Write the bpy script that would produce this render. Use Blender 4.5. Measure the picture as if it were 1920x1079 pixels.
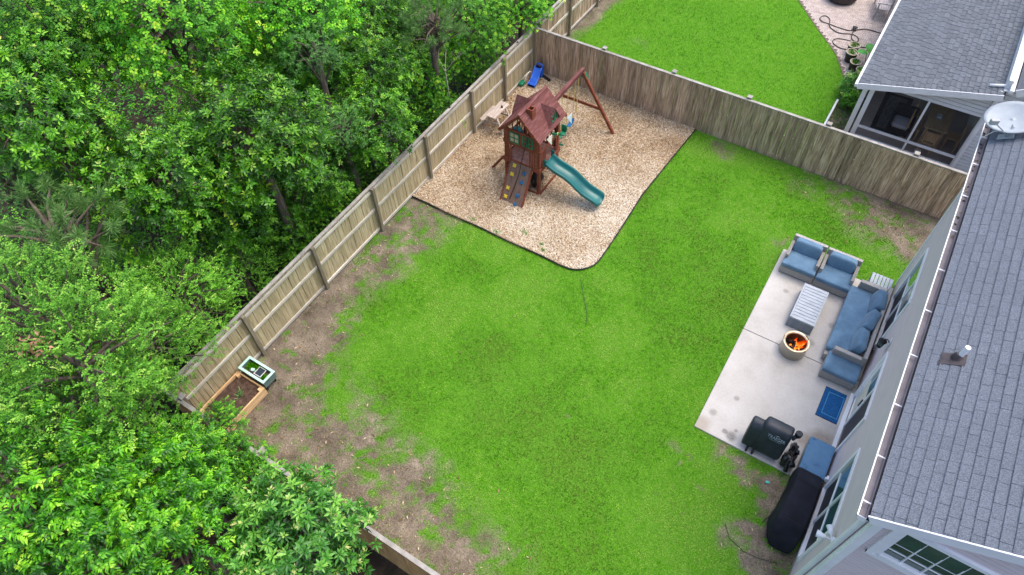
import bpy, bmesh, math, random
import numpy as np
from mathutils import Matrix, Vector, Euler

for o in list(bpy.data.objects): bpy.data.objects.remove(o, do_unlink=True)
SC = bpy.context.scene
COL = SC.collection
random.seed(7)
RNG = np.random.default_rng(11)
R = math.radians

CAM_C = (11.03219, -18.56232, 15.37996)
CAM_RT = (0.84803, 0.52961, -0.01860)
CAM_UP = (-0.41363, 0.68344, 0.60152)
CAM_FW = (-0.33128, 0.50242, -0.79864)
# ------------------------------------------------------------------ camera, sky, sun, exposure
cd = bpy.data.cameras.new('camera'); cam = bpy.data.objects.new('camera', cd); COL.objects.link(cam)
cd.sensor_width = 36.0; cd.lens = 36.0 * 1288.04 / 1920.0; cd.clip_start = 0.1; cd.clip_end = 400
_rt = Vector(CAM_RT); _up = Vector(CAM_UP); _bk = -Vector(CAM_FW)
cam.matrix_world = Matrix(((_rt.x, _up.x, _bk.x, CAM_C[0]), (_rt.y, _up.y, _bk.y, CAM_C[1]), (_rt.z, _up.z, _bk.z, CAM_C[2]), (0, 0, 0, 1)))
SC.camera = cam

SUN_EL, SUN_AZ = 68.0, 40.0        # degrees; azimuth measured from +Y clockwise
w = bpy.data.worlds.new('World'); SC.world = w; w.use_nodes = True
nt = w.node_tree; bg = nt.nodes['Background']
sky = nt.nodes.new('ShaderNodeTexSky'); sky.sky_type = 'NISHITA'; sky.sun_disc = False
sky.sun_elevation = R(SUN_EL); sky.sun_rotation = R(SUN_AZ)
sky.air_density = 1.0; sky.dust_density = 4.0; sky.ozone_density = 1.0
nt.links.new(sky.outputs[0], bg.inputs[0]); bg.inputs[1].default_value = 0.15
sd = bpy.data.lights.new('sun', 'SUN'); sd.energy = 0.7; sd.angle = R(45); sd.color = (1.0, 0.96, 0.90)
sun = bpy.data.objects.new('sun', sd); COL.objects.link(sun)
_sd = Vector((math.sin(R(SUN_AZ)) * math.cos(R(SUN_EL)), math.cos(R(SUN_AZ)) * math.cos(R(SUN_EL)), math.sin(R(SUN_EL))))
sun.rotation_euler = (_sd).to_track_quat('Z', 'Y').to_euler()
SC.view_settings.view_transform = 'Standard'; SC.view_settings.look = 'None'
SC.view_settings.gamma = 1.0; SC.view_settings.use_curve_mapping = False
SC.view_settings.exposure = 1.14
SC.render.engine = 'CYCLES'
SC.render.resolution_x = 1024; SC.render.resolution_y = 575

# ------------------------------------------------------------------ helpers
def lin(c):
    c = c / 255.0
    return c / 12.92 if c <= 0.04045 else ((c + 0.055) / 1.055) ** 2.4
def S(r, g, b, k=1.0):
    return (lin(r) * k, lin(g) * k, lin(b) * k, 1.0)

def tag(o, label=None, cat=None, group=None, kind=None):
    if label: o['label'] = label
    if cat: o['category'] = cat
    if group: o['group'] = group
    if kind: o['kind'] = kind
    return o

def thing(name, loc, label, cat, group=None, rz=0.0):
    o = bpy.data.objects.new(name, None); COL.objects.link(o)
    o.location = loc; o.rotation_euler = (0, 0, rz); o.empty_display_size = 0.2
    return tag(o, label, cat, group)

def link(name, me, mat=None, parent=None, world=False):
    o = bpy.data.objects.new(name, me); COL.objects.link(o)
    if mat is not None and len(me.materials) == 0: me.materials.append(mat)
    if parent is not None:
        o.parent = parent
        if world:                                   # mesh was written in world coordinates
            o.matrix_parent_inverse = Matrix.Translation(-Vector(parent.location)) if parent.type == 'EMPTY' else Matrix()
    return o

class MB:
    def __init__(s): s.v = []; s.f = []
    def add(s, vs, fs):
        n = len(s.v); s.v += [tuple(p) for p in vs]; s.f += [tuple(i + n for i in f) for f in fs]; return s
    def box(s, x0, x1, y0, y1, z0, z1, fn=None):
        vs = [(x, y, z) for z in (z0, z1) for y in (y0, y1) for x in (x0, x1)]
        if fn: vs = [fn(*p) for p in vs]
        return s.add(vs, [(0, 2, 3, 1), (4, 5, 7, 6), (0, 1, 5, 4), (2, 6, 7, 3), (0, 4, 6, 2), (1, 3, 7, 5)])
    def rbox(s, c, size, rot=(0, 0, 0)):
        M = Matrix.Translation(c) @ Euler(rot).to_matrix().to_4x4(); a, b, d = [k / 2 for k in size]
        return s.box(-a, a, -b, b, -d, d, lambda x, y, z: tuple(M @ Vector((x, y, z))))
    def bar(s, p0, p1, wd, ht, up=(0, 0, 1)):
        p0, p1 = Vector(p0), Vector(p1); d = (p1 - p0); L = d.length; d.normalize()
        u = Vector(up); sd_ = d.cross(u)
        if sd_.length < 1e-4: sd_ = d.cross(Vector((1, 0, 0)))
        sd_.normalize(); u = sd_.cross(d)
        f = lambda x, y, z: tuple(p0 + d * x + sd_ * y + u * z)
        return s.box(0, L, -wd / 2, wd / 2, -ht / 2, ht / 2, f)
    def tube(s, pts, r, n=8, cap=True):
        pts = [Vector(p) for p in pts]; m = len(pts)
        rs = r if isinstance(r, (list, tuple)) else [r] * m
        vs = []; prev = None
        for i, p in enumerate(pts):
            d = (pts[min(i + 1, m - 1)] - pts[max(i - 1, 0)]).normalized()
            if prev is None:
                a = Vector((0, 0, 1)) if abs(d.z) < 0.9 else Vector((1, 0, 0)); u = d.cross(a).normalized()
            else:
                u = (prev - d * prev.dot(d)).normalized()
            prev = u; v = d.cross(u)
            for k in range(n):
                t = 2 * math.pi * k / n; vs.append(p + (u * math.cos(t) + v * math.sin(t)) * rs[i])
        fs = [(i * n + k, i * n + (k + 1) % n, (i + 1) * n + (k + 1) % n, (i + 1) * n + k) for i in range(m - 1) for k in range(n)]
        if cap: fs += [tuple(range(n - 1, -1, -1)), tuple((m - 1) * n + k for k in range(n))]
        return s.add(vs, fs)
    def lathe(s, prof, n=32, c=(0, 0, 0), closed=False):
        vs = [(c[0] + r * math.cos(2 * math.pi * k / n), c[1] + r * math.sin(2 * math.pi * k / n), c[2] + z) for r, z in prof for k in range(n)]
        m = len(prof); fs = [(i * n + k, i * n + (k + 1) % n, (i + 1) * n + (k + 1) % n, (i + 1) * n + k) for i in range(m - 1) for k in range(n)]
        return s.add(vs, fs)
    def prism(s, poly, z0, z1, fn=None):
        n = len(poly); vs = [(x, y, z0) for x, y in poly] + [(x, y, z1) for x, y in poly]
        if fn: vs = [fn(*p) for p in vs]
        return s.add(vs, [tuple(range(n - 1, -1, -1)), tuple(range(n, 2 * n))] + [(i, (i + 1) % n, n + (i + 1) % n, n + i) for i in range(n)])
    def pillow(s, c, size, e=0.35, nu=20, nv=12, rot=(0, 0, 0), ez=None):
        ez = ez or e
        M = Matrix.Translation(c) @ Euler(rot).to_matrix().to_4x4()
        sp = lambda t, k: math.copysign(abs(t) ** k, t)
        vs = []
        for j in range(nv + 1):
            ph = -math.pi / 2 + math.pi * j / nv
            for i in range(nu):
                th = 2 * math.pi * i / nu
                x = sp(math.cos(ph), ez) * sp(math.cos(th), e); y = sp(math.cos(ph), ez) * sp(math.sin(th), e); z = sp(math.sin(ph), ez)
                vs.append(tuple(M @ Vector((x * size[0] / 2, y * size[1] / 2, z * size[2] / 2))))
        fs = [(j * nu + i, j * nu + (i + 1) % nu, (j + 1) * nu + (i + 1) % nu, (j + 1) * nu + i) for j in range(nv) for i in range(nu)]
        return s.add(vs, fs)
    def mesh(s, name, mat=None, smooth=False):
        me = bpy.data.meshes.new(name); me.from_pydata(s.v, [], s.f); me.validate()
        if mat is not None: me.materials.append(mat)
        bm = bmesh.new(); bm.from_mesh(me); bmesh.ops.recalc_face_normals(bm, faces=bm.faces); bm.to_mesh(me); bm.free()
        if smooth: me.polygons.foreach_set('use_smooth', [True] * len(me.polygons))
        me.update(); return me
    def build(s, name, mat, parent=None, smooth=False, bevel=0.0, world=True, sub=0):
        o = link(name, s.mesh(name, mat, smooth), None, parent, world)
        if bevel: 
            m = o.modifiers.new('bevel', 'BEVEL'); m.width = bevel; m.segments = 2; m.limit_method = 'ANGLE'; m.angle_limit = R(40)
        if sub:
            m = o.modifiers.new('sub', 'SUBSURF'); m.levels = sub; m.render_levels = sub
        return o

def copy_tree(o, parent=None):
    c = o.copy(); COL.objects.link(c); c.parent = parent
    for ch in o.children: copy_tree(ch, c)
    return c

# numpy value noise
def _hash(ix, iy, seed):
    h = (ix.astype(np.int64) * 374761393 + iy.astype(np.int64) * 668265263 + seed * 974634777) & 0x7fffffff
    h = ((h ^ (h >> 13)) * 1274126177) & 0x7fffffff
    return ((h ^ (h >> 16)) & 0xffff) / 65535.0
def vnoise(x, y, seed=0):
    x = np.asarray(x, float); y = np.asarray(y, float)
    ix = np.floor(x); iy = np.floor(y); fx = x - ix; fy = y - iy
    fx = fx * fx * (3 - 2 * fx); fy = fy * fy * (3 - 2 * fy)
    a = _hash(ix, iy, seed); b = _hash(ix + 1, iy, seed); c = _hash(ix, iy + 1, seed); d = _hash(ix + 1, iy + 1, seed)
    return (a * (1 - fx) + b * fx) * (1 - fy) + (c * (1 - fx) + d * fx) * fy
def fbm(x, y, seed=0, octv=4, sc=1.0):
    t = 0; a = 0.5; n = 0
    for i in range(octv):
        t = t + a * vnoise(np.asarray(x) * sc, np.asarray(y) * sc, seed + i * 17); n += a; a *= 0.55; sc *= 2.03
    return t / n

# ------------------------------------------------------------------ materials
MATS = {}
def nodes(name):
    m = bpy.data.materials.new(name); m.use_nodes = True
    return m, m.node_tree.nodes, m.node_tree.links, m.node_tree.nodes['Principled BSDF']
def ramp(N, stops):
    r = N.new('ShaderNodeValToRGB'); e = r.color_ramp.elements
    while len(e) < len(stops): e.new(0.5)
    for k, (p, c) in enumerate(stops): e[k].position = p; e[k].color = c
    return r
def mat(name, stops, scale=4.0, stretch=(1, 1, 1), rough=0.7, bump=0.0, bscale=None, detail=6.0, rand=0.0, metal=0.0, spec=0.4, rot=(0, 0, 0), coat=0.0, dist=0.0, randpos=False, sheen=0.0, rattr=False):
    """noise-driven colour along `stops`, optional bump, optional per-object brightness jitter (rand)"""
    m, N, L, B = nodes(name); MATS[name] = m
    tc = N.new('ShaderNodeTexCoord'); mp = N.new('ShaderNodeMapping'); mp.inputs['Scale'].default_value = stretch; mp.inputs['Rotation'].default_value = rot
    L.new(tc.outputs['Object'], mp.inputs[0]); vec = mp.outputs[0]
    oi = None
    if rand or randpos:
        oi = N.new('ShaderNodeObjectInfo')
        ad = N.new('ShaderNodeVectorMath'); ad.operation = 'ADD'; mu = N.new('ShaderNodeVectorMath'); mu.operation = 'SCALE'; mu.inputs[0].default_value = (37, 53, 71)
        L.new(oi.outputs['Random'], mu.inputs['Scale']); L.new(vec, ad.inputs[0]); L.new(mu.outputs[0], ad.inputs[1]); vec = ad.outputs[0]
    nz = N.new('ShaderNodeTexNoise'); nz.inputs['Scale'].default_value = scale; nz.inputs['Detail'].default_value = detail; nz.inputs['Roughness'].default_value = 0.62; nz.inputs['Distortion'].default_value = dist
    L.new(vec, nz.inputs['Vector'])
    if len(stops) == 1: stops = [(0.3, tuple(c * 0.86 for c in stops[0][1][:3]) + (1,)), (0.7, tuple(min(1, c * 1.1) for c in stops[0][1][:3]) + (1,))]
    rp = ramp(N, stops); L.new(nz.outputs[0], rp.inputs[0]); col = rp.outputs[0]
    if rand:
        mr = N.new('ShaderNodeMapRange'); mr.inputs['To Min'].default_value = 1 - rand; mr.inputs['To Max'].default_value = 1 + rand
        mx = N.new('ShaderNodeVectorMath'); mx.operation = 'SCALE'; src_ = oi.outputs['Random']
        if rattr: ra_ = N.new('ShaderNodeAttribute'); ra_.attribute_name = 'tint'; src_ = ra_.outputs['Fac']
        L.new(src_, mr.inputs[0]); L.new(col, mx.inputs[0]); L.new(mr.outputs[0], mx.inputs['Scale']); col = mx.outputs[0]
    L.new(col, B.inputs['Base Color'])
    B.inputs['Roughness'].default_value = rough; B.inputs['Metallic'].default_value = metal; B.inputs['Specular IOR Level'].default_value = spec
    if coat: B.inputs['Coat Weight'].default_value = coat; B.inputs['Coat Roughness'].default_value = 0.15
    if sheen: B.inputs['Sheen Weight'].default_value = sheen
    if bump:
        n2 = N.new('ShaderNodeTexNoise'); n2.inputs['Scale'].default_value = bscale or scale * 3; n2.inputs['Detail'].default_value = 5; L.new(vec, n2.inputs['Vector'])
        bp = N.new('ShaderNodeBump'); bp.inputs['Strength'].default_value = bump; bp.inputs['Distance'].default_value = 0.02; L.new(n2.outputs[0], bp.inputs['Height']); L.new(bp.outputs[0], B.inputs['Normal'])
    return m

def attr_mat(name, stops, attr='tint', rough=0.55, spec=0.35, trans=0.0, bright_rand=0.0, tcol=None):
    """colour from a per-leaf / per-chip number stored on the mesh"""
    m, N, L, B = nodes(name); MATS[name] = m
    a = N.new('ShaderNodeAttribute'); a.attribute_name = attr
    rp = ramp(N, stops); L.new(a.outputs['Fac'], rp.inputs[0]); col = rp.outputs[0]
    if bright_rand:
        oi = N.new('ShaderNodeObjectInfo'); mr = N.new('ShaderNodeMapRange'); mr.inputs['To Min'].default_value = 1 - bright_rand; mr.inputs['To Max'].default_value = 1 + bright_rand
        mx = N.new('ShaderNodeVectorMath'); mx.operation = 'SCALE'; L.new(oi.outputs['Random'], mr.inputs[0]); L.new(col, mx.inputs[0]); L.new(mr.outputs[0], mx.inputs['Scale']); col = mx.outputs[0]
    L.new(col, B.inputs['Base Color']); B.inputs['Roughness'].default_value = rough; B.inputs['Specular IOR Level'].default_value = spec
    if trans:
        t = N.new('ShaderNodeBsdfTranslucent'); mi = N.new('ShaderNodeMixShader'); mi.inputs[0].default_value = trans
        L.new(col, t.inputs[0]); L.new(B.outputs[0], mi.inputs[1]); L.new(t.outputs[0], mi.inputs[2]); L.new(mi.outputs[0], N['Material Output'].inputs[0])
    return m

# weathered fence boards: grain runs along z, grey-tan with green-black weathering
def fence_mat(name, a, b, c, rnd, st=(0.22, 0.5, 0.78)):
    return mat(name, [(st[0], a), (st[1], b), (st[2], c)], scale=3.2, stretch=(7, 7, 0.55), rough=0.88, bump=0.35, bscale=9, rand=rnd, spec=0.15, dist=0.4)
M_fA = fence_mat('weathered_tan_wood', S(136, 122, 86), S(182, 166, 130), S(212, 199, 170), 0.15)
M_fB = fence_mat('weathered_grey_wood', S(98, 82, 65), S(172, 147, 122), S(210, 190, 168), 0.28, (0.28, 0.50, 0.72))
M_fD = fence_mat('brown_wood', S(146, 108, 66), S(184, 146, 96), S(206, 172, 124), 0.12)
M_rail = mat('weathered_rail_wood', [(0.25, S(168, 160, 144)), (0.55, S(204, 198, 184)), (0.8, S(222, 217, 206))], scale=5, stretch=(2, 0.5, 6), rough=0.9, bump=0.2, rand=0.12, spec=0.1)
M_post = mat('weathered_post_wood', [(0.25, S(104, 96, 80)), (0.6, S(146, 136, 116)), (0.85, S(172, 163, 146))], scale=4, stretch=(6, 6, 0.6), rough=0.9, bump=0.25, rand=0.12, spec=0.1)
M_cap = mat('grey_cap_wood', [(0.25, S(128, 123, 115)), (0.6, S(170, 165, 158)), (0.85, S(194, 190, 184))], scale=4, stretch=(1, 1, 3), rough=0.9, bump=0.2, rand=0.10, spec=0.1)
M_dark = mat('dark_metal', [(0.5, S(28, 28, 30))], rough=0.5)
M_white = mat('white_trim', [(0.3, S(222, 224, 228)), (0.7, S(240, 241, 243))], scale=1.5, rough=0.45, spec=0.4)
M_black = mat('black_plastic', [(0.4, S(20, 21, 23)), (0.7, S(30, 31, 33))], scale=6, rough=0.5)

# ------------------------------------------------------------------ ground, lawn, chip bed, patio
def bare(x, y):
    """0 = lush lawn, 1 = bare soil, for the fenced yard"""
    x = np.asarray(x, float); y = np.asarray(y, float)
    n = fbm(x, y, 3, 4, 0.9); n2 = fbm(x, y, 9, 3, 3.2)
    xb = np.interp(y, [-16.6, -15.6, -14.4, -13.4, -12.7, -11.6, -11.0, -10.3, -9.2, -8.6, -7.5], [3.9, 3.7, 3.0, 2.35, 2.1, 1.6, 1.5, 2.0, 2.0, 2.2, 2.6])
    sa = np.interp(y, [-16.6, -15.2, -14.4, -13, -12, -11, -10, -9, -7.5], [0.85, 0.92, 1.1, 1.2, 1.2, 0.95, 0.78, 0.75, 0.72])
    b = sa * np.clip((xb - x + (n - 0.5) * 1.9 + .7) / 2.0, 0, 1)
    yb = np.interp(x, [2.5, 4.2, 5.2, 6.2, 7.2, 8.25, 9.1, 10], [-14.0, -13.75, -14.1, -14.4, -14.7, -14.9, -15.3, -16.6])
    b = np.maximum(b, 0.92 * np.clip((yb - y + (n - 0.5) * 2.2 + .8) / 2.3, 0, 1))
    b = np.maximum(b, 0.55 * np.clip(1 - np.hypot((x - 5.1) / 1.6, (y + 14.3) / 0.9) + (n - .5), 0, 1))
    sb = np.clip((y + np.interp(x, [6.4, 8, 9.5, 11, 12.6, 13.7], [0.25, 0.7, 1.2, 1.9, 2.6, 3.3]) + (n - 0.5) * 2.0) / 1.5, 0, 1)
    b = np.maximum(b, np.interp(x, [6.4, 9.5, 12.3, 13.7], [0.28, 0.48, 0.62, 0.85]) * sb)
    for cx, cy, r, k in ((12.75, -10.85, .5, .95), (12.95, -11.75, .45, .9), (13.35, -10.6, .5, 1), (11.45, -10.36, .35, .8), (12.1, -10.5, .45, .8), (12.5, -12.1, .4, .6),
                         (7.6, -.55, .45, .6), (1.1, -12.9, .8, .9), (10.4, -10.9, .2, .3), (13.2, -12.2, .6, .9), (10.55, -3.5, .3, .5)):
        b = np.maximum(b, k * np.clip(1.4 - np.hypot(x - cx, y - cy) / r + (n2 - .5) * 1.2, 0, 1))
    b = np.maximum(b, 1.2 * np.clip(1.5 - np.hypot((x - 4.02) / .2, (y + 14.76) / .45), 0, 1))
    b = np.maximum(b, 0.9 * np.clip((n2 - 0.80) * 8, 0, 1) * np.clip((n - .35) * 3, 0, 1))
    n3 = fbm(x, y, 77, 3, 7.0)
    b = b * np.clip(0.72 + (n2 - 0.45) * 1.6 + (n3 - .5) * 1.7, 0.12, 1.2)
    return np.clip(b, 0, 1)

def grid_sheet(name, x0, x1, y0, y1, step, z, mat_, fn, keep=None, bumpy=0.0):
    nx = int(round((x1 - x0) / step)) + 1; ny = int(round((y1 - y0) / step)) + 1
    X, Y = np.meshgrid(np.linspace(x0, x1, nx), np.linspace(y0, y1, ny)); X = X.ravel(); Y = Y.ravel()
    Z = z + bumpy * (fbm(X, Y, 5, 3, 1.3) - 0.5)
    me = bpy.data.meshes.new(name); V = np.stack([X, Y, Z], 1)
    i, j = np.meshgrid(np.arange(nx - 1), np.arange(ny - 1)); a = (j * nx + i).ravel()
    F = np.stack([a, a + 1, a + nx + 1, a + nx], 1)
    if keep is not None: F = F[keep(X[F].mean(1), Y[F].mean(1))]
    me.from_pydata(V.tolist(), [], F.tolist())
    at = me.attributes.new('bare', 'FLOAT', 'POINT'); at.data.foreach_set('value', fn(X, Y).astype(np.float32))
    me.materials.append(mat_); me.polygons.foreach_set('use_smooth', [True] * len(me.polygons))
    o = bpy.data.objects.new(name, me); COL.objects.link(o); return o

def soil_mat(name, turf, dirt):
    m, N, L, B = nodes(name)
    a = N.new('ShaderNodeAttribute'); a.attribute_name = 'bare'; tc = N.new('ShaderNodeTexCoord')
    n1 = N.new('ShaderNodeTexNoise'); n1.inputs['Scale'].default_value = 1.3; n1.inputs['Detail'].default_value = 8; n1.inputs['Roughness'].default_value = .7; L.new(tc.outputs['Object'], n1.inputs[0])
    n2 = N.new('ShaderNodeTexNoise'); n2.inputs['Scale'].default_value = 26; n2.inputs['Detail'].default_value = 6; n2.inputs['Roughness'].default_value = .8; L.new(tc.outputs['Object'], n2.inputs[0])
    rd = ramp(N, dirt); L.new(n1.outputs[0], rd.inputs[0])
    rg = ramp(N, turf); L.new(n2.outputs[0], rg.inputs[0])
    sp = ramp(N, [(0.38, (0.55, 0.55, 0.55, 1)), (0.62, (1.35, 1.32, 1.28, 1))]); L.new(n2.outputs[0], sp.inputs[0])
    mu = N.new('ShaderNodeMixRGB'); mu.blend_type = 'MULTIPLY'; mu.inputs[0].default_value = 1; L.new(rd.outputs[0], mu.inputs[1]); L.new(sp.outputs[0], mu.inputs[2])
    ad = N.new('ShaderNodeMath'); ad.operation = 'MULTIPLY_ADD'; L.new(n2.outputs[0], ad.inputs[0]); ad.inputs[1].default_value = 0.7; ad.inputs[2].default_value = -0.35
    ad2 = N.new('ShaderNodeMath'); ad2.operation = 'ADD'; ad2.use_clamp = True; L.new(a.outputs['Fac'], ad2.inputs[0]); L.new(ad.outputs[0], ad2.inputs[1])
    st = ramp(N, [(0.12, (0, 0, 0, 1)), (0.62, (1, 1, 1, 1))]); L.new(ad2.outputs[0], st.inputs[0])
    mx = N.new('ShaderNodeMixRGB'); L.new(st.outputs[0], mx.inputs[0]); L.new(rg.outputs[0], mx.inputs[1]); L.new(mu.outputs[0], mx.inputs[2])
    L.new(mx.outputs[0], B.inputs['Base Color']); B.inputs['Roughness'].default_value = 0.95; B.inputs['Specular IOR Level'].default_value = 0.1
    bp = N.new('ShaderNodeBump'); bp.inputs['Strength'].default_value = .6; bp.inputs['Distance'].default_value = .03; L.new(n2.outputs[0], bp.inputs['Height']); L.new(bp.outputs[0], B.inputs['Normal'])
    return m
TURF = [(0.3, S(56, 100, 20)), (0.5, S(84, 134, 34)), (0.7, S(116, 154, 60))]
M_lawn = soil_mat('lawn_soil', TURF, [(0.30, S(80, 71, 62)), (0.45, S(112, 102, 90)), (0.6, S(138, 127, 112)), (0.76, S(172, 162, 149))])
M_forest = mat('forest_floor', [(0.3, S(24, 20, 15)), (0.5, S(42, 34, 25)), (0.75, S(72, 58, 42))], scale=2.2, rough=0.95, bump=0.5, bscale=18, detail=9)

g = MB().box(-60, 60, -60, 60, -0.4, -0.03).build('ground', M_forest); tag(g, kind='structure')
PATIO = (10.65, 13.70, -10.18, -3.65)
def chip_area(x, y):
    x = np.asarray(x); y = np.asarray(y); xr = np.interp(y, [-7.5, -6, -3.8, 0], [6.28, 6.28, 6.2, 6.42])
    r = 0.75; cx, cy = xr - r, -7.5 + r
    ins = (x > 0.05) & (x < xr) & (y > -7.5) & (y < -0.02)
    corner = (x > cx) & (y < cy) & (np.hypot(x - cx, y - cy) > r)
    return ins & ~corner
def yard_keep(x, y): return ~((x > PATIO[0] + .1) & (y < PATIO[3] - .1) & (y > PATIO[2] + .1)) & ~((x > 13.9) & (y < -3.6))
lawn = grid_sheet('lawn', 0.0, 17.38, -16.5, 0.0, 0.0875, 0.0, M_lawn, bare, yard_keep, 0.03); tag(lawn, kind='structure')

def nb_edge(y): return np.interp(y, [0, 2.2, 3.6, 4.5, 5.4, 6.6, 7.9, 9.4, 11, 13], [10.1, 10.1, 10.05, 10.2, 9.78, 9.15, 8.02, 6.85, 5.6, 4.5])
def bare_nb(x, y):
    n = fbm(x, y, 23, 4, 0.9); n2 = fbm(x, y, 29, 3, 3.0)
    b = 0.75 * np.clip((1.0 - np.minimum(x, y * 1.0) + (n - .5) * 1.8) / 0.8, 0, 1) * np.clip((3.2 - x) / 1.5, 0.0, 1)
    b = np.maximum(b, 0.4 * np.clip(1.2 - np.hypot(x - 2.7, (y - 1.6) * 1.4) / .7 + (n2 - .5), 0, 1))
    b = np.maximum(b, 0.2 * np.clip(1.2 - np.hypot(x - 2.6, (y - 3.6) * 1.2) / .8 + (n2 - .5), 0, 1))
    b = np.maximum(b, 0.9 * np.clip((x - 10.0) / .1, 0, 1) * (y < 4.6))
    return np.clip(b, 0, 1)
nlawn = grid_sheet('neighbour_lawn', 0.0, 11.0, 0.02, 14.0, 0.12, -0.004, M_lawn, bare_nb, None, 0.02); tag(nlawn, kind='structure')

# grass blades ------------------------------------------------------
def blade_mesh(name, X, Y, tint, h, wd, mat_, z=0.0):
    n = len(X); az = RNG.uniform(0, 2 * np.pi, n); lean = RNG.uniform(0.15, 1.15, n); az2 = RNG.uniform(0, 2 * np.pi, n)
    px, py = np.cos(az) * wd / 2, np.sin(az) * wd / 2
    tipx = np.cos(az2) * np.sin(lean) * h; tipy = np.sin(az2) * np.sin(lean) * h; tipz = np.cos(lean) * h
    V = np.empty((n, 3, 3)); V[:, 0] = np.stack([X - px, Y - py, np.full(n, z)], 1); V[:, 1] = np.stack([X + px, Y + py, np.full(n, z)], 1)
    V[:, 2] = np.stack([X + tipx, Y + tipy, z + tipz], 1)
    return tri_mesh(name, V.reshape(-1, 3), np.arange(3 * n).reshape(-1, 3), np.repeat(tint, 3), mat_)
def tri_mesh(name, V, F, tint, mat_, smooth=False):
    me = bpy.data.meshes.new(name); k = F.shape[1]
    me.vertices.add(len(V)); me.vertices.foreach_set('co', np.asarray(V, np.float32).ravel())
    me.loops.add(F.size); me.loops.foreach_set('vertex_index', F.astype(np.int32).ravel())
    me.polygons.add(len(F)); me.polygons.foreach_set('loop_start', (np.arange(len(F)) * k).astype(np.int32))
    me.update(calc_edges=True)
    at = me.attributes.new('tint', 'FLOAT', 'POINT'); at.data.foreach_set('value', np.asarray(tint, np.float32))
    if smooth: me.polygons.foreach_set('use_smooth', [True] * len(F))
    me.materials.append(mat_); return me
M_grass = attr_mat('grass_blades', [(0.0, S(168, 154, 110)), (0.10, S(120, 138, 56)), (0.25, S(50, 118, 4)), (0.55, S(92, 176, 4)), (0.85, S(136, 204, 26)), (1.0, S(178, 212, 98))], rough=0.7, spec=0.08, trans=0.34)
def scatter(x0, x1, y0, y1, per_m2):
    n = int((x1 - x0) * (y1 - y0) * per_m2); return RNG.uniform(x0, x1, n), RNG.uniform(y0, y1, n)
gx, gy = scatter(0.05, 15.5, -16.4, -0.18, 1750); k = (gx < 13.66) | (gy > -3.36); gx, gy = gx[k], gy[k]
b = bare(gx, gy)
k = (RNG.uniform(0, 1, len(gx)) < np.clip(1.05 - b * 0.98, 0.06, 1)) & ~chip_area(gx, gy) & ~((gx > PATIO[0] - .01) & (gy < PATIO[3] + .01) & (gy > PATIO[2] - .01))
gx, gy, b = gx[k], gy[k], b[k]
big = fbm(gx, gy, 41, 4, 0.55); med = fbm(gx, gy, 47, 3, 2.3)
t = 0.60 + (big - .5) * 2.3 + 1.2 * np.clip(fbm(gx, gy, 63, 3, .38) - .5, 0, 1) - .6 * np.clip(fbm(gx, gy, 67, 3, .33) - .55, 0, 1) + (med - .5) * 0.6 + (fbm(gx, gy, 49, 2, 11.0) - .5) * 1.0 + RNG.normal(0, .13, len(gx)) - b * 0.2
t = np.clip(t, 0.12, 1); dry = RNG.uniform(0, 1, len(gx)) < (0.03 + 0.3 * b + .55 * np.clip(fbm(gx, gy, 57, 4, .8) - .54, 0, 1)); t[dry] = RNG.uniform(0, .12, dry.sum())
h = RNG.uniform(.035, .068, len(gx)) * (1 - 0.45 * b); wd = RNG.uniform(.009, .016, len(gx))
o = link('lawn_grass', blade_mesh('lawn_grass', gx, gy, t, h, wd, M_grass)); tag(o, 'bright green mown grass of the fenced back yard', 'grass', kind='stuff')
gx, gy = scatter(0.05, 10.2, 0.12, 12.5, 900)
b = bare_nb(gx, gy); k = (gx < nb_edge(gy)) & (RNG.uniform(0, 1, len(gx)) < 1.05 - b * 1.1); gx, gy = gx[k], gy[k]; b = b[k]
t = np.clip(0.64 + (fbm(gx, gy, 51, 4, 0.6) - .5) * .6 + (fbm(gx, gy, 53, 2, 9.0) - .5) * .8 + RNG.normal(0, .12, len(gx)) - b * .25, .1, 1)
o = link('neighbour_grass', blade_mesh('neighbour_grass', gx, gy, t, RNG.uniform(.04, .075, len(gx)), RNG.uniform(.010, .017, len(gx)), M_grass)); tag(o, 'lush lime green grass of the yard next door beyond the fence', 'grass', kind='stuff')

# dry leaf litter on the bare soil
lx, ly = scatter(0.1, 13.6, -16.4, -0.3, 26)
b = bare(lx, ly); k = (RNG.uniform(0, 1, len(lx)) < 0.006 + b * 0.8) & ~chip_area(lx, ly) & ~((lx > 10.6) & (ly < -3.6) & (ly > -10.2)); lx, ly = lx[k], ly[k]; n = len(lx)
az = RNG.uniform(0, 6.28, n); L_ = RNG.uniform(.015, .055, n); W_ = L_ * RNG.uniform(.18, .45, n)
dx, dy = np.cos(az), np.sin(az)
V = np.stack([np.stack([lx - dx * L_, ly - dy * L_, np.full(n, .022)], 1), np.stack([lx + dy * W_, ly - dx * W_, RNG.uniform(.02, .045, n)], 1), np.stack([lx + dx * L_, ly + dy * L_, RNG.uniform(.015, .04, n)], 1), np.stack([lx - dy * W_, ly + dx * W_, RNG.uniform(.02, .045, n)], 1)], 1).reshape(-1, 3)
M_litter = attr_mat('dry_leaves', [(0, S(88, 66, 46)), (.5, S(156, 128, 92)), (1, S(206, 190, 160))], rough=.9, spec=.1)
o = link('leaf_litter', tri_mesh('leaf_litter', V, np.arange(4 * n).reshape(-1, 4), np.repeat(RNG.uniform(0, 1, n), 4), M_litter)); tag(o, 'scattered dry leaves and twigs on the bare soil of the lawn', 'leaf litter', kind='stuff')

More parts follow.
